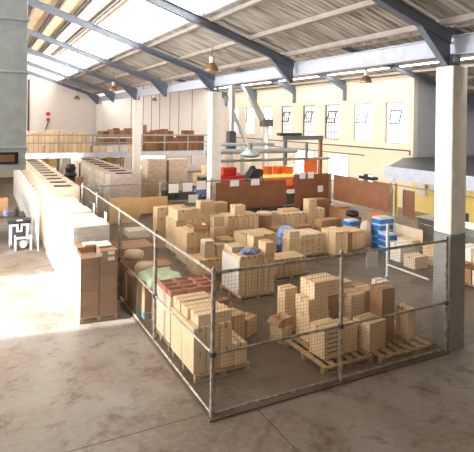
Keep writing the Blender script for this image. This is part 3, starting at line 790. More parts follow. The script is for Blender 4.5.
def blue_stack(x, y, n, lab, g, sx=.5, sy=.45):
    for k in range(n):
        o = thing('blue_crate', 'bright blue crate, %s from the floor, %s' % (['first', 'second', 'third', 'fourth', 'fifth'][k], lab), 'crate', (x + R.uniform(-.02, .02), y, k * .235), 0, g)
        MB().rbox(sx, sy, .16, .012).build('crate_body', M['bluecrate'], o)
        MB().rbox(sx - .06, sy - .06, .07, .006, z=.162).build('white_contents', M['white'], o)
blue_stack(13.2, 15.6, 4, 'left blue pile', 'crates of the left blue pile')
blue_stack(13.9, 14.6, 5, 'right blue pile', 'crates of the right blue pile', .7, .5)
blue_stack(13.55, 14.0, 3, 'nearer right blue pile', 'crates of the nearer right blue pile', .5, .5)
blob('blue_bag', M['bluebag'], 9.62, 15.2, 0, .36, .34, .32, 'dark blue bag left of the pale stack, centre right', 'bag', 11)
blob('blue_bag', M['bluelight'], 10.35, 15.95, .0, .4, .3, .5, 'lighter blue bag behind the dark blue one', 'bag', 12)
blob('white_sack', M['white'], 12.3, 15.62, 0, .36, .26, .42, 'white sack between the ribbed stack and blue crates', 'sack', 13)
blob('white_sack', M['carton_pale'], 13.3, 14.85, 0, .22, .22, .6, 'beige sack between the two blue piles', 'sack', 14)
for x, y, w, d, h, l, k in [
    (13.5, 18.3, .9, .6, 1.35, 'tallest brown carton before the papered brown panel', 'carton_dark'),
    (14.2, 17.55, .7, .6, 1.1, 'brown carton before the right end of the papered panel', 'carton_dark'),
    (11.4, 16.5, .7, .5, .7, 'carton with white label in the far middle of the enclosure', 'carton_dark'),
    (13.95, 16.4, .5, .5, .85, 'brown carton in front of the long brown board', 'carton_dark'),
    (14.1, 16.98, .5, .5, 1.05, 'brown carton in the far right corner of the enclosure', 'carton_dark'),
    (13.9, 13.3, .4, .7, .6, 'pale carton near the right inner fence, left one', 'carton_pale'),
    (13.22, 12.9, .7, .5, .62, 'white carton near the right inner fence, before the blue piles', 'carton_white'),
    (13.9, 12.1, .6, .5, .62, 'tan carton near the right inner fence, beside a dark one', 'carton'),
    (14.4, 11.6, .35, .5, .78, 'dark red-brown carton next to the thick concrete column edge', 'carton_dark'),
    (13.0, 12.1, .6, .5, .4, 'low pale carton before the tan one near inner fence', 'carton_pale'),
    (14.35, 15.9, .35, .5, .6, 'brown and white carton by the orange-red panel', 'carton_dark')]:
    carton(x, y, 0, w, d, h, l, k)
for i, (x, y, z, r, c, nm) in enumerate([(12.4, 17.0, .87, .2, 'carton_white', 'white'), (13.95, 16.4, .87, .24, 'black', 'black'), (12.7, 16.9, .86, .15, 'carton_pale', 'beige')]):
    if i == 1: blob('bag', M[c], x, y, z - .01, r, r, .15, 'black bag lying on the brown carton before the long brown board', 'bag', 20)

# ------------------------------------------------------------------ shrink-wrapped loads
def wrapped(x, y, w, d, h, lab, group, film='film', core='carton_dark', near=False, pad=False, seed=0, label_side=True, pal=True):
    t = thing('wrapped_load', lab, 'wrapped pallet', (x, y, 0), 0, group)
    rr = random.Random(seed)
    pm = MB()
    for k in range(5): pm.rbox(w, .1, .018, .003, y=-d/2 + .05 + k*(d-.1)/4, z=.105)
    for xx in (-w/2 + .05, 0, w/2 - .05): pm.rbox(.09, d, .085, .004, x=xx, z=.02)
    for yy in (-d/2 + .05, d/2 - .05): pm.rbox(w, .09, .02, .003, y=yy)
    pm.build('pallet', M['pallet'], t)
    z0 = .124
    if near:
        nz = 5; hh = (h - z0) / nz
        for k in range(nz):
            for i in (-1, 1):
                for j2 in (-1, 1):
                    if k == nz - 1 and i == -1 and j2 == -1:
                        MB().rbox(w/2 - .03, d/2 - .02, hh*.55, .008, x=i*(w/4), y=j2*d/4, z=z0 + k*hh).build('carton', M[core], t); continue
                    MB().rbox(w/2 - .03, d/2 - .02, hh - .004, .008, x=i*(w/4 - .002), y=j2*d/4, z=z0 + k*hh).build('carton', M[core], t)
    else:
        m = MB(); nz = 4; hh = (h - z0) / nz
        for k in range(nz):
            for i in (-1, 1): m.rbox(w/2 - .03, d - .04, hh - .006, .012, x=i*(w/4 - .005), z=z0 + k*hh)
        m.build('carton_block', M[core], t)
    # film: wobbly shell
    s = MB(); n = 40; L = 14
    for k in range(L + 1):
        zz = .03 + (h + .012 - .03) * k / L
        for i in range(n):
            a = 2*PI*i/n; ca, sa = math.cos(a), math.sin(a)
            q = 1 / max(abs(ca), abs(sa)); q = min(q, 1.36)
            b = 1.006 + .003*math.sin(k*1.3 + seed) + .004*math.sin(a*7 + k + seed*2) + rr.uniform(-.002, .002)
            if k == L: b -= .03
            b = max(b, 1.0)
            s.v.append((ca*q*w/2*b, sa*q*d/2*b, zz))
    for k in range(L):
        for i in range(n):
            i2 = (i+1) % n; s.f.append((k*n+i, k*n+i2, (k+1)*n+i2, (k+1)*n+i)); s.m.append(0)
    if not near:
        s.f.append(tuple(L*n + i for i in range(n))); s.m.append(0)
    s.build('film', M[film], t, smooth=False)
    if pad:
        MB().rbox(w*.5, .3, .03, .006, x=.02, y=-d*.08, z=h + .014).build('top_pad', M['black'], t)
    if near:
        MB().rbox(.34, .5, .03, .01, x=.2, y=.05, z=h + .016).rbox(.3, .3, .05, .01, x=-.1, y=.2, z=h + .0).build('folded_film', M['carton_white'], t)
        for xx, zz in ((-.02, h - .12), (.27, h - .1), (.27, h - .24)): MB().rbox(.16, .004, .09, .001, x=xx, y=-d/2 - .022, z=zz).build('shipping_label', M['paper'], t)
    return t
g1 = 'shrink-wrapped loads of the low row beside the long fence'
wrapped(2.56, 12.52, .90, 1.05, 1.66, 'brown shrink-wrapped carton load on pallet, nearest of the row on the grey floor', g1, 'film_clear', 'carton_dark', near=True, seed=2)
for k, (y, h) in enumerate([(13.68, 2.02), (14.84, 1.95), (16.0, 1.98), (17.16, 1.92), (18.32, 1.95)]):
    wrapped(2.60, y, .94, 1.08, h, 'white shrink-wrapped load, %s behind the brown one in the low row' % ['first', 'second', 'third', 'fourth', 'fifth'][k], g1, seed=k + 5, core='carton_pale')
g2 = 'tall wrapped loads of the long row running to the balcony'
names = ['nearest', 'second', 'third', 'fourth', 'fifth', 'sixth', 'seventh', 'eighth', 'ninth', 'tenth', 'eleventh', 'farthest']
for k in range(12):
    wrapped(2.76, 19.75 + k * 1.24, 1.2, 1.08, 2.24, 'tall wrapped load with a black pad on top, %s of the long row' % names[k], g2, film='film_thin', seed=k + 20, pad=True, core='carton')
g3 = 'wrapped loads of the second long row'
for k in range(9):
    wrapped(6.2, 24.1 + k * 1.26, 1.55, 1.1, 2.15, 'wrapped load with dark pad, %s of the second row right of the long one' % names[k], g3, film='film_mid', seed=k + 40, pad=True, core='carton')
for k, (x, y) in enumerate([(8.75, 27.2), (10.05, 27.3)]):
    wrapped(x, y, 1.15, 1.15, 2.55, 'tall grey-beige wrapped load left of the bright doorway, %s' % ['left one', 'right one'][k], 'pair of wrapped loads by the doorway', film='film_thin', seed=k + 60, core='carton')
# white frames along the long row
rk = 0
for k in range(13):
    y = 19.3 + k * 1.15
    t = thing('ladder_rack', 'white steel ladder frame beside the tall wrapped row, %s' % (['nearest', 'second', 'third', 'fourth', 'fifth', 'sixth', 'seventh', 'eighth', 'ninth', 'tenth', 'eleventh', 'twelfth', 'farthest'][k]), 'frame', (1.92, y, 0), 0, 'white ladder frames along the wrapped row')
    for yy in (0, .75):
        MB().rbox(.045, .045, 2.0, .004, y=yy).build('upright', M['white'], t)
    for z in (.12, .55, 1.0, 1.45, 1.9): MB().rbox(.03, .7, .03, .003, y=.375, z=z).build('rung', M['white'], t)
    for p0, p1 in (((0, .04, .17), (0, .71, .55)), ((0, .71, .6), (0, .04, 1.0)), ((0, .04, 1.05), (0, .71, 1.45))): MB().bar(p0, p1, .02, .025).build('brace', M['white'], t)

# ------------------------------------------------------------------ balcony at the back
BY = 34.6; BZ = 2.5
bal = struct(MB().box(LW, BY, BZ - .12, 15.6, A1, BZ).build('floor_balcony', M['galv'])); 
MB().box(LW, BY - .1, BZ - .3, 15.6, BY, BZ + .02).build('edge_beam', M['beam'], bal)
for x in (-1, 4.8, 9.6, 15.4): MB().box(x - .07, BY + .05, 0, x + .07, BY + .19, BZ - .12).build('support_post', M['galv'], bal)
rl = thing('balcony_railing', 'long pale steel railing along the edge of the back balcony', 'railing', (0, BY - .04, BZ))
MB().bar((LW, 0, 1.18), (15.5, 0, 1.18), .06, .09).build('top_rail', M['galv'], rl)
MB().bar((LW, 0, .66), (15.5, 0, .66), .05, .08).build('mid_rail', M['galv'], rl)
for x in [-3, -.5, 2, 4.6, 6.8, 8.6, 9.9, 11.9, 13.7, 15.4]: MB().bar((x, 0, .02), (x, 0, 1.14), .07, .07).build('rail_post', M['galv'], rl)
g = 'upright bundles behind the left part of the balcony railing'
n = 0
for grp, (x0, cnt, w, kinds, hs) in enumerate([(2.55, 4, .27, 'carton', (1.3, 1.5)), (3.85, 10, .27, 'carton', (1.25, 1.5)), ]):
    for k in range(cnt):
        h = R.uniform(*hs) if True else 1
        hb = .68
        x = x0 + k * (w + .02)
        side = ['left group', 'second group'][grp]
        carton(x + w/2, 35.3, BZ, w, .5, hb, 'upright tan bundle on the balcony, lower tier, %s, %s from left' % (side, (names + ['x'])[k] if k else 'first'), kinds, tape=False, group=g, name='cardboard_bundle')
        carton(x + w/2, 35.3, BZ + hb + .002, w, .5, h - hb, 'upright tan bundle on the balcony, upper tier, %s, %s from left' % (side, (names + ['x'])[k] if k else 'first'), kinds, tape=False, group=g, name='cardboard_bundle')
g = 'cartons on the balcony shelf left of the far column'
sf = thing('storage_shelf', 'low shelf on the balcony carrying brown cartons, left of far column', 'shelf', (9.0, 36.2, BZ))
for z in (.45, 1.0): MB().box(-1.6, -.35, z, 1.6, .35, z + .04).build('shelf_board', M['galv'], sf)
for x in (-1.56, 1.56):
    for y in (-.31, .31): MB().box(x - .03, y - .03, 0, x + .03, y + .03, 1.0).build('upright', M['galv'], sf)
for k in range(8):
    carton(7.62 + k*.39, 36.2, BZ + 1.042, .36, .5, R.uniform(.3, .6), 'brown carton on top of the balcony shelf, %s from left' % (names[k] if k else 'first'), 'carton_deep' if k % 2 else 'carton_dark', tape=False, group=g)
for k in range(6):
    carton(7.7 + k*.5, 36.2, BZ + .492, .46, .5, .4, 'brown carton in the middle of the balcony shelf, %s from left' % (names[k] if k else 'first'), 'carton_deep' if k % 2 else 'carton_dark', tape=False, group=g)
for k in range(7):
    kd = 'carton_white' if k in (2, 3, 4) else 'carton'
    carton(7.1 + k*.5, 35.2, BZ, .47, .42, .42, '%s box in the front row on the balcony before the shelf, %s from left' % ({'carton': 'tan', 'carton_white': 'white'}[kd], names[k] if k else 'first'), kd, tape=False, group=g)
g = 'dark brown cartons on the balcony between the columns'
hs = [1.9, 1.35, 1.5, 1.55, 1.6, 1.45, .95, 1.2, 1.5, 1.5, 1.1, 1.15]
xx = 10.68
for k, h in enumerate(hs):
    w = .1 if k == 0 else .40
    hb = h * .5
    carton(xx + w/2, 35.6, BZ, w, .6, hb, 'dark brown carton on balcony right of far column, lower, %s from left' % (['first'] + names[1:11] + ['twelfth', 'thirteenth', 'fourteenth', 'last'])[k], 'carton_deep', tape=False, group=g)
    carton(xx + w/2, 35.6, BZ + hb + .002, w, .6, h - hb, 'dark brown carton on balcony right of far column, upper, %s from left' % (['first'] + names[1:11] + ['twelfth', 'thirteenth', 'fourteenth', 'last'])[k], 'carton_deep', tape=False, group=g)
    xx += w + .012
# fluorescent lights under the balcony front
for k, (x0, x1) in enumerate([(2.3, 3.75), (4.0, 6.0)]):
    t = thing('strip_light', ['glowing strip light under the left end of the balcony', 'long glowing strip light under the balcony, second from left', 'strip light under the balcony right of far column', 'strip light under the balcony at its right end'][k], 'light', ((x0 + x1)/2, BY - .35, BZ - .27), 0, 'strip lights under the balcony')
    L = x1 - x0
    MB().rbox(L, .3, .05, .01, z=.15).build('housing', M['white'], t)
    MB().rbox(L - .06, .26, .14, .02, z=.005).build('diffuser', M['tube'], t)
    MB().bar((-L/2 + .1, .0, .2), (-L/2 + .1, .3, .3), .03, .03).bar((L/2 - .1, .0, .2), (L/2 - .1, .3, .3), .03, .03).build('hanger', M['grey'], t)

for k, (x, y) in enumerate([(3.9, 36.0), (8.3, 36.0), (10.6, 34.0)]):
    t = thing('storage_rack', 'storage rack with tan cartons under the balcony, %s' % ['leftmost', 'middle one', 'rightmost'][k], 'shelf', (x, y, 0), 0, 'racks under the balcony')
    for z in (.05, .85, 1.6): MB().box(-.85, -.35, z, .85, .35, z + .05).build('shelf_board', M['grey'], t)
    for xx in (-.88, .88):
        for yy in (-.32, .32): MB().box(xx - .03, yy - .03, 0, xx + .03, yy + .03, 2.05).build('upright', M['darkgrey'], t)
    for q in range(3, 9):
        col_, row_ = q % 3, q // 3
        carton(x - .55 + col_*.55, y, [.102, .902, 1.652][row_], .48, .55, [.5, .45, .3][row_] + .06*(col_ % 2), '%s carton on the %s board, %s, of the %s rack under the balcony' % (['tan', 'brown', 'yellowish'][(q + k) % 3], ['bottom', 'middle', 'top'][row_], ['left', 'centre', 'right'][col_], ['leftmost', 'middle', 'rightmost'][k]), ['carton', 'carton_dark', 'carton_y'][(q + k) % 3], tape=False, group='cartons on racks under the balcony')
# things on the floor under and in front of the balcony
t = thing('dark_stacked_pots', 'dark column of stacked parts between the two wrapped rows', 'machine', (4.6, 29.5, 0))
MB().rbox(.9, .8, .8, .02).build('base_block', M['darkgrey'], t)
MB().lathe([(.34, .8), (.4, .95), (.3, 1.1), (.42, 1.25), (.28, 1.45), (.36, 1.6), (.26, 1.75), (.3, 2.0), (.2, 2.2)], n=16).build('stacked_column', M['black'], t)
t = thing('dark_stacked_pots', 'smaller dark upright device with a tan head near the wire cages', 'machine', (4.6, 26.6, 0))
MB().rbox(.5, .5, 1.2, .02).build('base_block', M['darkgrey'], t); MB().rbox(.36, .36, .4, .02, z=1.4).build('head', M['carton_dark'], t); MB().tube((0,0,1.2), (0,0,2.5), .04).build('pole', M['darkgrey'], t)
for k in range(3):
    t = thing('wire_cage_trolley', 'grey wire cage trolley between the wrapped rows, %s' % ['nearest', 'middle', 'farthest'][k], 'trolley', (4.55, 22.2 + k * 1.25, 0), 0, 'wire cage trolleys')
    for x in (-.4, .4):
        for y in (-.5, .5):
            MB().tube((x, y, .1), (x, y, 1.75), .02, 6).build('upright', M['grey'], t)
            MB().tube((x - .03, y, .06), (x + .03, y, .06), .06, 12).build('caster', M['black'], t)
    m = MB()
    for z in [.15 + i*.16 for i in range(11)]:
        m.bar((-.4, -.5, z), (-.4, .5, z), .012, .012).bar((.4, -.5, z), (.4, .5, z), .012, .012).bar((-.4, -.5, z), (.4, -.5, z), .012, .012)
    for i in range(1, 8):
        x = -.4 + i*.1; m.bar((x, -.5, .15), (x, -.5, 1.75), .01, .01)
    m.build('wire_panel', M['grey'], t); MB().box(-.4, -.5, .12, .4, .5, .14).build('deck', M['grey'], t)
    carton(4.55, 22.2 + k*1.25, .142, .6, .8, .7, 'brown carton inside the %s wire cage trolley' % ['nearest', 'middle', 'farthest'][k], 'carton_dark')

# workbenches behind the back fence
def bench(x, y, w, d, lab, rz=0, h=.85, m='grey'):
    t = thing('workbench', lab, 'table', (x, y, 0), rz)
    MB().rbox(w, d, .05, .008, z=h - .05).build('bench_top', M[m], t)
    for a in (-1, 1):
        for b in (-1, 1): MB().rbox(.06, .06, h - .051, .004, x=a*(w/2 - .06), y=b*(d/2 - .06)).build('leg', M['grey'], t)
    MB().rbox(w - .2, d - .2, .03, .004, z=.25).build('lower_shelf', M['grey'], t)
    return t
bench(8.3, 21.3, 2.2, .9, 'grey workbench with dark parts behind the hanging white papers', m='darkgrey', h=1.3)
bench(10.9, 25.6, 2.4, 1.2, 'grey workbench left of the white column, farther back')
for k, (x, y, z, w, d, h, c, l) in enumerate([
    (7.6, 21.3, 1.3, .6, .5, .3, 'black', 'black parts tray on the workbench, left'), (8.35, 21.3, 1.3, .8, .6, .22, 'darkgrey', 'dark grey parts tray on the workbench, middle'),
    (9.1, 21.3, 1.3, .5, .5, .34, 'bluebag', 'dark blue tub on the workbench, right end'), (10.3, 25.6, .85, .7, .6, .3, 'black', 'black box on the farther workbench'),
    (11.4, 25.6, .85, .7, .6, .24, 'darkgrey', 'grey box on the farther workbench')]):
    tag(MB().rbox(w, d, h, .02).rbox(w*.8, d*.8, .03, .01, z=h + .001).build('parts_tray', M[c], None, (x, y, z)), l, 'tray')
for k in range(5):
    t = thing('grey_rack', 'grey slatted stacking rack beside the white column, %s' % (['lowest', 'second', 'third', 'fourth', 'topmost'][k]), 'rack', (8.2 - .02*k, 19.9, k*.211), 0, 'grey stacking racks')
    m = MB()
    for i in range(8): m.rbox(.05, .8, .03, .003, x=-.5 + i*.143, z=.18)
    m.build('slats', M['grey'], t)
    for sx in (-.5, .5):
        for sy in (-.35, .35): MB().rbox(.05, .05, .18, .003, x=sx, y=sy).build('foot', M['darkgrey'], t)
stack('pile left of the bright doorway', 12.5, 30.0, 0, [(.7, [.6, .6, .6], [.6]), (.6, [.6, .6, .6], [.6]), (.5, [.6, .6], [.6], (), (.6, 0)), (.4, [.6], [.6], (), (1.2, 0))])
t = thing('dark_cabinet', 'dark tall cabinet left of the white column', 'cabinet', (10.7, 24.3, 0))
MB().rbox(.8, .6, 1.8, .015).build('body', M['darkgrey'], t); MB().rbox(.7, .02, 1.6, .004, y=-.312, z=.1).build('door', M['black'], t)
# bright doorway in the wall beneath the balcony
d2 = struct(MB().box(12.2, 43.9, 0, 12.3, 44.0, 2.2).box(15.2, 43.9, 0, 15.3, 44.0, 2.2).box(12.2, 43.9, 2.2, 15.3, 44, 2.3).build('door_2', M['grey']))
MB().box(12.3, 43.96, .0, 15.2, 43.98, 2.2).build('pane', M['pane'], d2)

# ------------------------------------------------------------------ machines behind the wide brown panel
t = thing('packing_machine', 'big red machine behind the wide brown panel', 'machine', (12.1, 22.4, 0))
MB().rbox(1.5, 1.2, 2.1, .06, x=-1.1).rbox(.8, 1.0, .4, .05, x=-1.2, z=2.1).build('red_housing', M['red'], t)
MB().rbox(.9, 1.0, .75, .05, x=2.2, z=1.25).build('red_housing', M['red'], t)
m = MB()
for k in range(3): m.tube((.9 + k*.62, -.55, 1.5 + .05*(k % 2)), (.9 + k*.62, -.55, 2.5), .26, 14)
m.build('orange_rollers', M['orange'], t)
for k in range(3): MB().tube((.9 + k*.62, -.55, 1.9), (.9 + k*.62, -.55, 2.1), .28, 14).build('glowing_band', M['roller_glow'], t)
MB().lathe([(.2, 1.0), (.5, 1.3), (.55, 1.8), (.3, 2.2), (.1, 2.5)], x=.35, n=18).build('dark_drum', M['black'], t)
MB().tube((.35, -.6, 1.9), (.35, -.5, 1.9), .5, 20).build('fan_wheel', M['darkgrey'], t)
MB().rbox(.9, .5, .4, .03, x=3.4, y=-.2, z=1.5).build('orange_cover', M['orange'], t)
MB().rbox(5.6, .9, 1.0, .03, x=.8, y=.2).build('machine_base', M['darkgrey'], t)
t = thing('suction_hood', 'round pale grey hood hanging above the red machine', 'hood', (11.3, 20.6, 3.0))
MB().lathe([(.15, .06), (.4, .12), (.48, .2), (.45, .26), (.24, .4), (.16, .46)], n=26).build('hood_dish', M['duct'], t, smooth=True); MB().tube((0,0,.46), (0,0,.75), .1, 12).build('neck', M['grey'], t)
t = thing('overhead_duct', 'pale grey horizontal duct above the red machine', 'duct', (0, 21.3, 3.3))
MB().tube((9.4, .3, 0), (14.6, .3, 0), .13, 12).tube((9.4, .3, .34), (13.2, .3, .34), .08, 10).build('pipes', M['duct'], t)
MB().tube((9.4, 0, -.42), (16.5, 0, -.42), .07, 8).build('lower_pipe', M['galv'], t)
for x in (10.0, 15.0): MB().bar((x, 0, -3.3), (x, 0, .45), .12, .12).build('support_post', M['grey'], t)
# inclined chutes and white mast
t = thing('mast', 'white vertical mast rising between the two inclined chutes', 'mast', (12.75, 25.5, 0))
MB().tube((0,0,1.1), (0,0,6.85), .2, 14).build('tube', M['galv'], t); MB().rbox(.5, .5, 1.1, .02).build('footing', M['darkgrey'], t); MB().rbox(.42, .42, 1.2, .02, z=3.0).build('drive_box', M['darkgrey'], t)
t = thing('inclined_chute', 'thin inclined chute sloping down right from the white mast', 'chute', (0, 26.6, 0))
MB().bar((12.9, 0, 6.25), (14.45, 0, 3.2), .2, .16).build('chute', M['grey'], t); MB().rbox(.5, .5, 3.2, .02, x=14.3).build('column_leg', M['galv'], t)
t = thing('inclined_chute', 'thick tan inclined chute sloping down to a grey hopper', 'chute', (0, 27.0, 0))
MB().bar((14.4, 0, 6.9), (15.75, 0, 4.75), .34, .26).build('chute', M['grey'], t)
MB().rbox(.7, .6, .45, .05, x=15.95, z=4.45).build('hopper', M['darkgrey'], t)
MB().tube((15.9, 0, 0), (15.9, 0, 4.45), .2, 14).build('down_leg', M['galv'], t)
# grey steel gantry
t = thing('steel_gantry', 'grey steel gantry beam on two legs below the wall windows', 'frame', (0, 22.0, 0))
MB().ibeam((14.0, 0, 3.93), (16.6, 0, 3.93), .2, .22).build('gantry_beam', M['galv'], t)
for x in (14.15, 16.4): MB().bar((x, 0, 0), (x, 0, 3.82), .16, .16).build('leg', M['navy'] if x < 15 else M['hardboard'], t)
MB().rbox(1.4, .3, .14, .02, x=14.4, z=4.05).build('motor', M['darkgrey'], t)
# conduits on the side wall
tag(MB().tube((SW - .06, 20.3, 3.25), (SW - .06, 43, 3.25), .035, 6).tube((SW - .06, 20.3, 3.25), (SW - .06, 20.3, 3.0), .035, 6).build('wall_conduit', M['darkgrey']), 'thin dark conduit running along the cream wall below the windows', 'pipe')
tag(MB().tube((SW - .06, 24, 2.75), (SW - .06, 43, 2.75), .025, 6).build('wall_conduit', M['darkgrey']), 'second thin conduit lower on the cream wall', 'pipe')
# bright low openings in side wall (backlit by daylight)
for i, (a, b) in enumerate([(25.5, 27.6), (29.3, 31.6)]):
    o = struct(MB().box(SW - .05, a, .9, SW, a + .06, 2.7).box(SW - .05, b - .06, .9, SW, b, 2.7).box(SW - .05, a + .06, 2.64, SW, b - .06, 2.7).box(SW - .05, a + .06, .9, SW, b - .06, .96).build('window_%d' % (9 + i), M['white']))
    MB().box(SW - .035, a + .06, .96, SW - .02, b - .06, 2.64).build('pane', M['pane'], o)

# ------------------------------------------------------------------ low office with white fascia (right)
slab = [(15.0, -2), (SW, -2), (SW, 20.1), (20.6, 20.1), (15.0, 15.7)]
of = struct(MB().prism([(x, y, 2.5) for x, y in slab], (0, 0, .36)).box(15.0, -2, 2.86, 15.06, 15.7, 3.0).build('ceiling_office', M['beam']))
MB().prism([(x, y, 2.861) for x, y in [(15.07, -2), (SW, -2), (SW, 20.1), (20.6, 20.1), (15.07, 15.75)]], (0, 0, .04)).box(SW, -2, 2.86, GW, 20.1, 2.9).build('roof_deck', M['darkgrey'], of)
M['wall_yellow'] = mat('yellow_painted_wall', srgb(250, 226, 140), .7)
wall('wall_office', M['wall_yellow'], MB().box(SW - .1, -2, 0, SW, 20.1, 2.5))
for k, y in enumerate([15.4, 12.5, 9.8]):
    tag(MB().rbox(.1, .1, 2.495, .004).build('office_post', M['white'], None, (15.2, y, 0)), 'white post holding up the low white roof edge, %s' % ['farthest', 'middle', 'nearest'][k], 'post', 'posts under the low white roof edge')
for k, (y, z, w, h, m, l) in enumerate([(16.6, 1.0, .5, 1.3, 'yellow', 'yellow upright panel right of the long brown board'), (12.6, .0, .55, 2.0, 'darkgrey', 'dark door-like cabinet in the yellow lit office')]):
    tag(MB().rbox(.06, w, h, .01).rbox(.03, w*.8, h*.8, .01, x=-.05, z=h*.1).build('panel', M[m], None, ([15.6, 20.6][k], [15.8, 13.0][k], z if k else .95)), l, ['panel', 'cabinet'][k])
for k, (y, l) in enumerate([(14.0, 'long grey office counter, far part'), (10.5, 'long grey office counter, near part')]):
    t = thing('counter', l, 'table', (17.2, y, 0))
    MB().rbox(1.0, 3.2, .05, .01, z=.75).build('counter_top', M['white'], t); MB().rbox(.8, 3.1, .74, .01).build('counter_front', M['grey'], t)
for k in range(6):
    x, y = 17.2, 9.4 + k * 1.05
    t = thing('desk_item', 'small %s standing on the grey office counter, %s from the near end' % (['white printer', 'dark monitor', 'tan box', 'white box', 'dark monitor', 'tan box'][k], ['first', 'second', 'third', 'fourth', 'fifth', 'sixth'][k]), 'office item', (x, y, .801))
    mm = M[['white', 'black', 'carton', 'white', 'black', 'carton'][k]]
    if k in (1, 4):
        MB().rbox(.04, .5, .34, .008, z=.12).build('screen', mm, t); MB().rbox(.2, .24, .02, .004).rbox(.04, .06, .12, .003, z=.02).build('stand', mm, t)
    else:
        MB().rbox(.4, .4, .3, .02).rbox(.3, .3, .04, .01, z=.301).build('body', mm, t)
for k, (y, c, l) in enumerate([(19.3, 'white', 'white hanging sheet in the yellow office, leftmost'), (18.5, 'white', 'second white hanging sheet in the yellow office'), (17.3, 'hardboard', 'brown locker against the yellow office wall'), (16.2, 'white', 'white notice sheet right of the brown locker')]):
    tag(MB().rbox(.05, .55, [1.3, 1.1, 1.6, .7][k], .01).rbox(.02, .4, .3, .005, x=-.04, z=.2).build('wall_sheet', M[c], None, (SW - .2, y, [.9, 1.2, 0, 1.5][k])), l, 'sheet')
# shelf and cartons visible right of the thick column
t = thing('storage_shelf', 'low shelf of cartons right of the thick concrete column', 'shelf', (13.2, 9.6, 0))
for z in (.06, .7): MB().box(-.4, -1.4, z, .4, 1.4, z + .04).build('shelf_board', M['carton_dark'], t)
for x in (-.37, .37):
    for y in (-1.37, 1.37): MB().box(x - .03, y - .03, 0, x + .03, y + .03, 1.25).build('upright', M['hardboard'], t)
for k in range(5):
    carton(13.15, 8.55 + k*.52, .742, .6, .48, .3 + .1*(k % 2), '%s carton on the upper board right of the thick column, %s' % (['tan', 'white'][k % 2], ['nearest', 'second', 'third', 'fourth', 'farthest'][k]), ['carton', 'carton_white'][k % 2])
    carton(13.15, 8.55 + k*.52, .102, .6, .48, .42, '%s carton on the lower board right of the thick column, %s' % (['white', 'tan'][k % 2], ['nearest', 'second', 'third', 'fourth', 'farthest'][k]), ['carton_white', 'carton_dark'][k % 2])

# ------------------------------------------------------------------ lamps
def pendant(x, y, z, top, lab, s=1):
    t = thing('pendant_lamp', lab, 'lamp', (x, y, z), 0, 'high bay pendant lamps')
    o1 = MB().lathe([(.25*s, 0), (.255*s, .02), (.22*s, .12*s), (.15*s, .24*s), (.09*s, .3*s), (.08*s, .3*s), (.14*s, .23*s), (.21*s, .115*s), (.24*s, .01)], n=24).build('reflector', M['bronze'], t, smooth=True)
    MB().lathe([(.09*s, .3*s), (.1*s, .32*s), (.1*s, .5*s), (.06*s, .54*s)], n=16).build('ballast_cap', M['white'], t)
    MB().lathe([(.03, .3*s), (.07*s, .2*s), (.07*s, .12*s), (.02, .06*s)], n=12).build('bulb', M['bulb'], t)
    MB().tube((0, 0, .54*s), (0, 0, top - z), .012, 6).build('cord', M['darkgrey'], t)
pendant(7.34, 16.3, 6.55, zr(7.34) + .4, 'bronze high bay lamp hanging left of the white column top, large')
pendant(6.96, 29.5, 6.45, zr(6.96) + .4, 'bronze high bay lamp above the two wrapped rows')
pendant(7.0, 42.2, 6.35, zr(7.0) + .4, 'small far high bay lamp before the end wall, left')
pendant(14.3, 16.1, 6.45, zr2(14.3) + .4, 'bronze high bay lamp in the side bay in front of cream wall')
pendant(13.4, 41.8, 6.4, zr2(13.4) + .4, 'small far high bay lamp right of the far white column')
# thin hanging cords over the balcony
for k, x in enumerate([10.9, 11.9, 12.6, 13.3, 14.2, 15.0, 16.2]):
    tag(MB().tube((x, 40, 2.51 if x < 15.5 else 1.0), (x, 40, zr2(x) + .38), .022, 6).build('hanging_rod', M['darkgrey']), 'thin dark rod hanging above the balcony between the columns, %s from left' % (names[k] if k else 'first'), 'rod', 'thin rods above the balcony')
for k, y in enumerate([7.52, 13.6, 19.75, 25.9, 31.8, 37.8]):
    MB().bar((5.78, y, zr(5.78) + .26), (5.78, y, 10.0), .09, .09).build('glazing_post', M['white'], ceil)

# ------------------------------------------------------------------ big duct on the left and workstation
t = thing('ventilation_duct', 'huge grey sheet metal duct hanging at the left edge of the view', 'duct', (-1.3, 9.75, 3.92))
MB().rbox(3.9, 1.2, 6.0, .01, x=.05).build('duct_casing', M['duct'], t)
m = MB()
for z in (.35, 1.62, 2.5, 3.6): m.rbox(3.96, 1.26, .045, .01, x=.05, z=z)
m.build('flange', M['duct'], t)
m = MB()
for z0, z1 in ((.42, 1.6), (1.68, 2.46), (2.56, 3.56)):
    m.bar((.3, -.603, z0), (1.95, -.603, z1), .006, .03).bar((.3, -.603, z1), (1.95, -.603, z0), .006, .03)
m.build('stiffening_crease', M['duct'], t)
MB().rbox(.52, .02, .2, .004, x=1.62, y=-.61, z=.1).rbox(.4, .01, .12, .003, x=1.62, y=-.622, z=.14, mi=1).build('dark_display', [M['black'], M['carton_dark']], t)
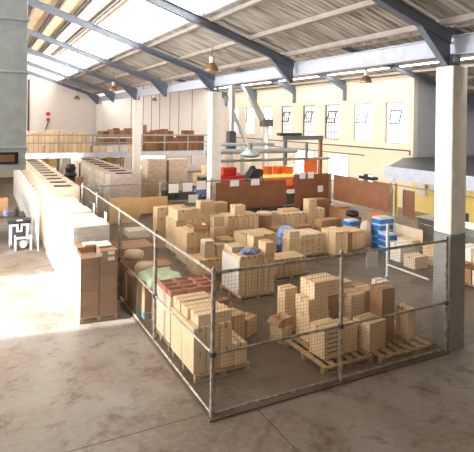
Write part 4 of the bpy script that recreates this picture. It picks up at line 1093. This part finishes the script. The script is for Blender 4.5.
# workstation
t = bench(.5, 22.3, 2.4, 1.1, 'dark topped workbench at the left edge below the duct', m='darkgrey')
carton(.5, 22.5, .85, 1.1, .7, .62, 'brown carton with a yellow sticker on the left bench', 'carton_dark')
cb = [o for o in COL.objects if o.get('label', '').startswith('brown carton with a yellow')][0]
MB().rbox(.14, .004, .12, .001, x=.1, y=-.351, z=.2).build('yellow_sticker', M['yellow'], cb); MB().rbox(.12, .004, .12, .001, x=-.2, y=-.351, z=.2).build('white_sticker', M['paper'], cb)
for k, (x, c, h) in enumerate([(.1, 'white', .3), (.55, 'green', .24), (.95, 'bluebag', .26), (1.35, 'black', .34)]):
    tag(MB().lathe([(.07, 0), (.09, .02), (.09, h*.7), (.04, h*.85), (.04, h)], n=14).build('bottle', M[c], None, (x, 21.95, .851)), '%s bottle in the row on the left bench' % ['white', 'green', 'blue', 'black'][k], 'bottle')
t = thing('strapping_machine', 'white and black strapping machine standing left of the white frames', 'machine', (1.35, 20.4, 0)); t.scale = (.72, .8, .9)
MB().rbox(1.1, .7, .14, .02, z=.95).build('table_top', M['black'], t)
MB().rbox(.8, .5, .7, .02, z=.25).build('body', M['darkgrey'], t)
for x in (-.5, .28): MB().rbox(.12, .6, .94, .01, x=x + .1).build('side_frame', M['white'], t)
MB().rbox(.3, .08, .5, .02, y=-.3, z=.62).rbox(.9, .08, .1, .02, y=-.3, z=.86).build('front_cover', M['white'], t)
MB().rbox(.09, .01, .3, .003, y=-.346, z=.7).build('dark_logo_strip', M['black'], t)
for x in (-.4, .45):
    for y in (-.3, .3): MB().tube((x - .02, y, .05), (x + .02, y, .05), .05, 12).build('caster', M['black'], t)
t = thing('white_stand', 'low white stand with a roll in front of the strapping machine', 'stand', (1.45, 19.75, 0)); t.scale = (.75, .75, .8)
for x in (-.35, .35): MB().rbox(.08, .5, .62, .01, x=x).build('side_frame', M['white'], t)
MB().rbox(.62, .4, .04, .01, z=.5).build('shelf', M['white'], t); MB().tube((0, -.1, .25), (0, .1, .25), .16, 20).build('roll', M['carton_white'], t); MB().bar((-.32, 0, .25), (.32, 0, .25), .03, .03).build('axle', M['grey'], t)
for k, (x, y, w, h, m_) in enumerate([(.0, 20.6, .7, .8, 'grey'), (.45, 19.6, .35, .3, 'black')]):
    o = MB().rbox(w, .5, h, .03).rbox(w*.7, .4, .08, .02, z=h + .001).build('machine_cabinet', M[m_], None, (x, y, 0)); tag(o, ['grey cabinet beside the strapping machine at the left edge', 'low black unit on the floor at the left edge'][k], 'machine')
# floor kerb below the fence
tag(MB().rbox(.12, 11.6, .035, .01).build('floor_kerb', M['carton_dark'], None, (FB, 13.1, 0)), 'low dark kerb on the floor below the long side fence', 'kerb') if False else None

# ------------------------------------------------------------------ light
w = bpy.data.worlds.new('sky'); scene.world = w; w.use_nodes = True
bg = w.node_tree.nodes['Background']; bg.inputs[0].default_value = (.86, .93, 1, 1); bg.inputs[1].default_value = 1.0
def area(name, loc, rot, sx, sy, e, col=(1, 1, 1)):
    l = bpy.data.lights.new(name, 'AREA'); l.shape = 'RECTANGLE'; l.size = sx; l.size_y = sy; l.energy = e; l.color = col
    o = bpy.data.objects.new(name, l); COL.objects.link(o); o.location = loc; o.rotation_euler = rot; return o
area('daylight_through_delivery_opening', (LW - .35, (DA + DB)/2, 3.1), (0, -PI/2, 0), 6.0, DB - DA - .2, 2300, (.97, .99, 1))
s = bpy.data.lights.new('sun', 'SUN'); s.energy = 19; s.angle = .04; s.color = (.97, .985, 1)
so = bpy.data.objects.new('sun', s); COL.objects.link(so)
dirv = Vector((1, -.13, -.53)); so.rotation_euler = dirv.to_track_quat('-Z', 'Y').to_euler()
for i, (x, y, z, e, c) in enumerate([(18.3, 12.5, 2.3, 500, (1, .88, .6)), (18.3, 7, 2.3, 300, (1, .88, .6)), (5, 38, 2.2, 350, (1, .85, .6)), (12, 38, 2.2, 350, (1, .9, .7)), (16, 24.5, 3.0, 420, (1, .86, .6)), (13.5, 29, 5.8, 300, (1, .93, .8))]):  # unseen point fills added to brighten office, balcony and machine areas
    l = bpy.data.lights.new('fill_light', 'POINT'); l.energy = e; l.color = c; l.shadow_soft_size = .3
    o = bpy.data.objects.new('fill_light', l); COL.objects.link(o); o.location = (x, y, z)

# ------------------------------------------------------------------ camera
cd = bpy.data.cameras.new('camera'); cam = bpy.data.objects.new('camera', cd); COL.objects.link(cam)
cd.sensor_fit = 'HORIZONTAL'; cd.sensor_width = 36; cd.lens = 500 / 474 * 36
cd.shift_y = -(226 - 120.6) / 474; cd.clip_start = .05; cd.clip_end = 300
yaw = math.radians(-27.2)
cam.matrix_world = Matrix.Translation((0, 0, 4.8)) @ Matrix.Rotation(yaw, 4, 'Z') @ Matrix.Rotation(PI/2, 4, 'X') @ Matrix.Rotation(.014, 4, 'Z')
scene.camera = cam
vs = scene.view_settings
scene.display_settings.display_device = 'sRGB'
vs.view_transform = 'Standard'; vs.look = 'None'; vs.gamma = 1; vs.use_curve_mapping = False; vs.exposure = 0
scene.cycles.max_bounces = 5; scene.cycles.diffuse_bounces = 3; scene.cycles.transparent_max_bounces = 12; scene.cycles.use_denoising = True
scene.cycles.sample_clamp_indirect = 8
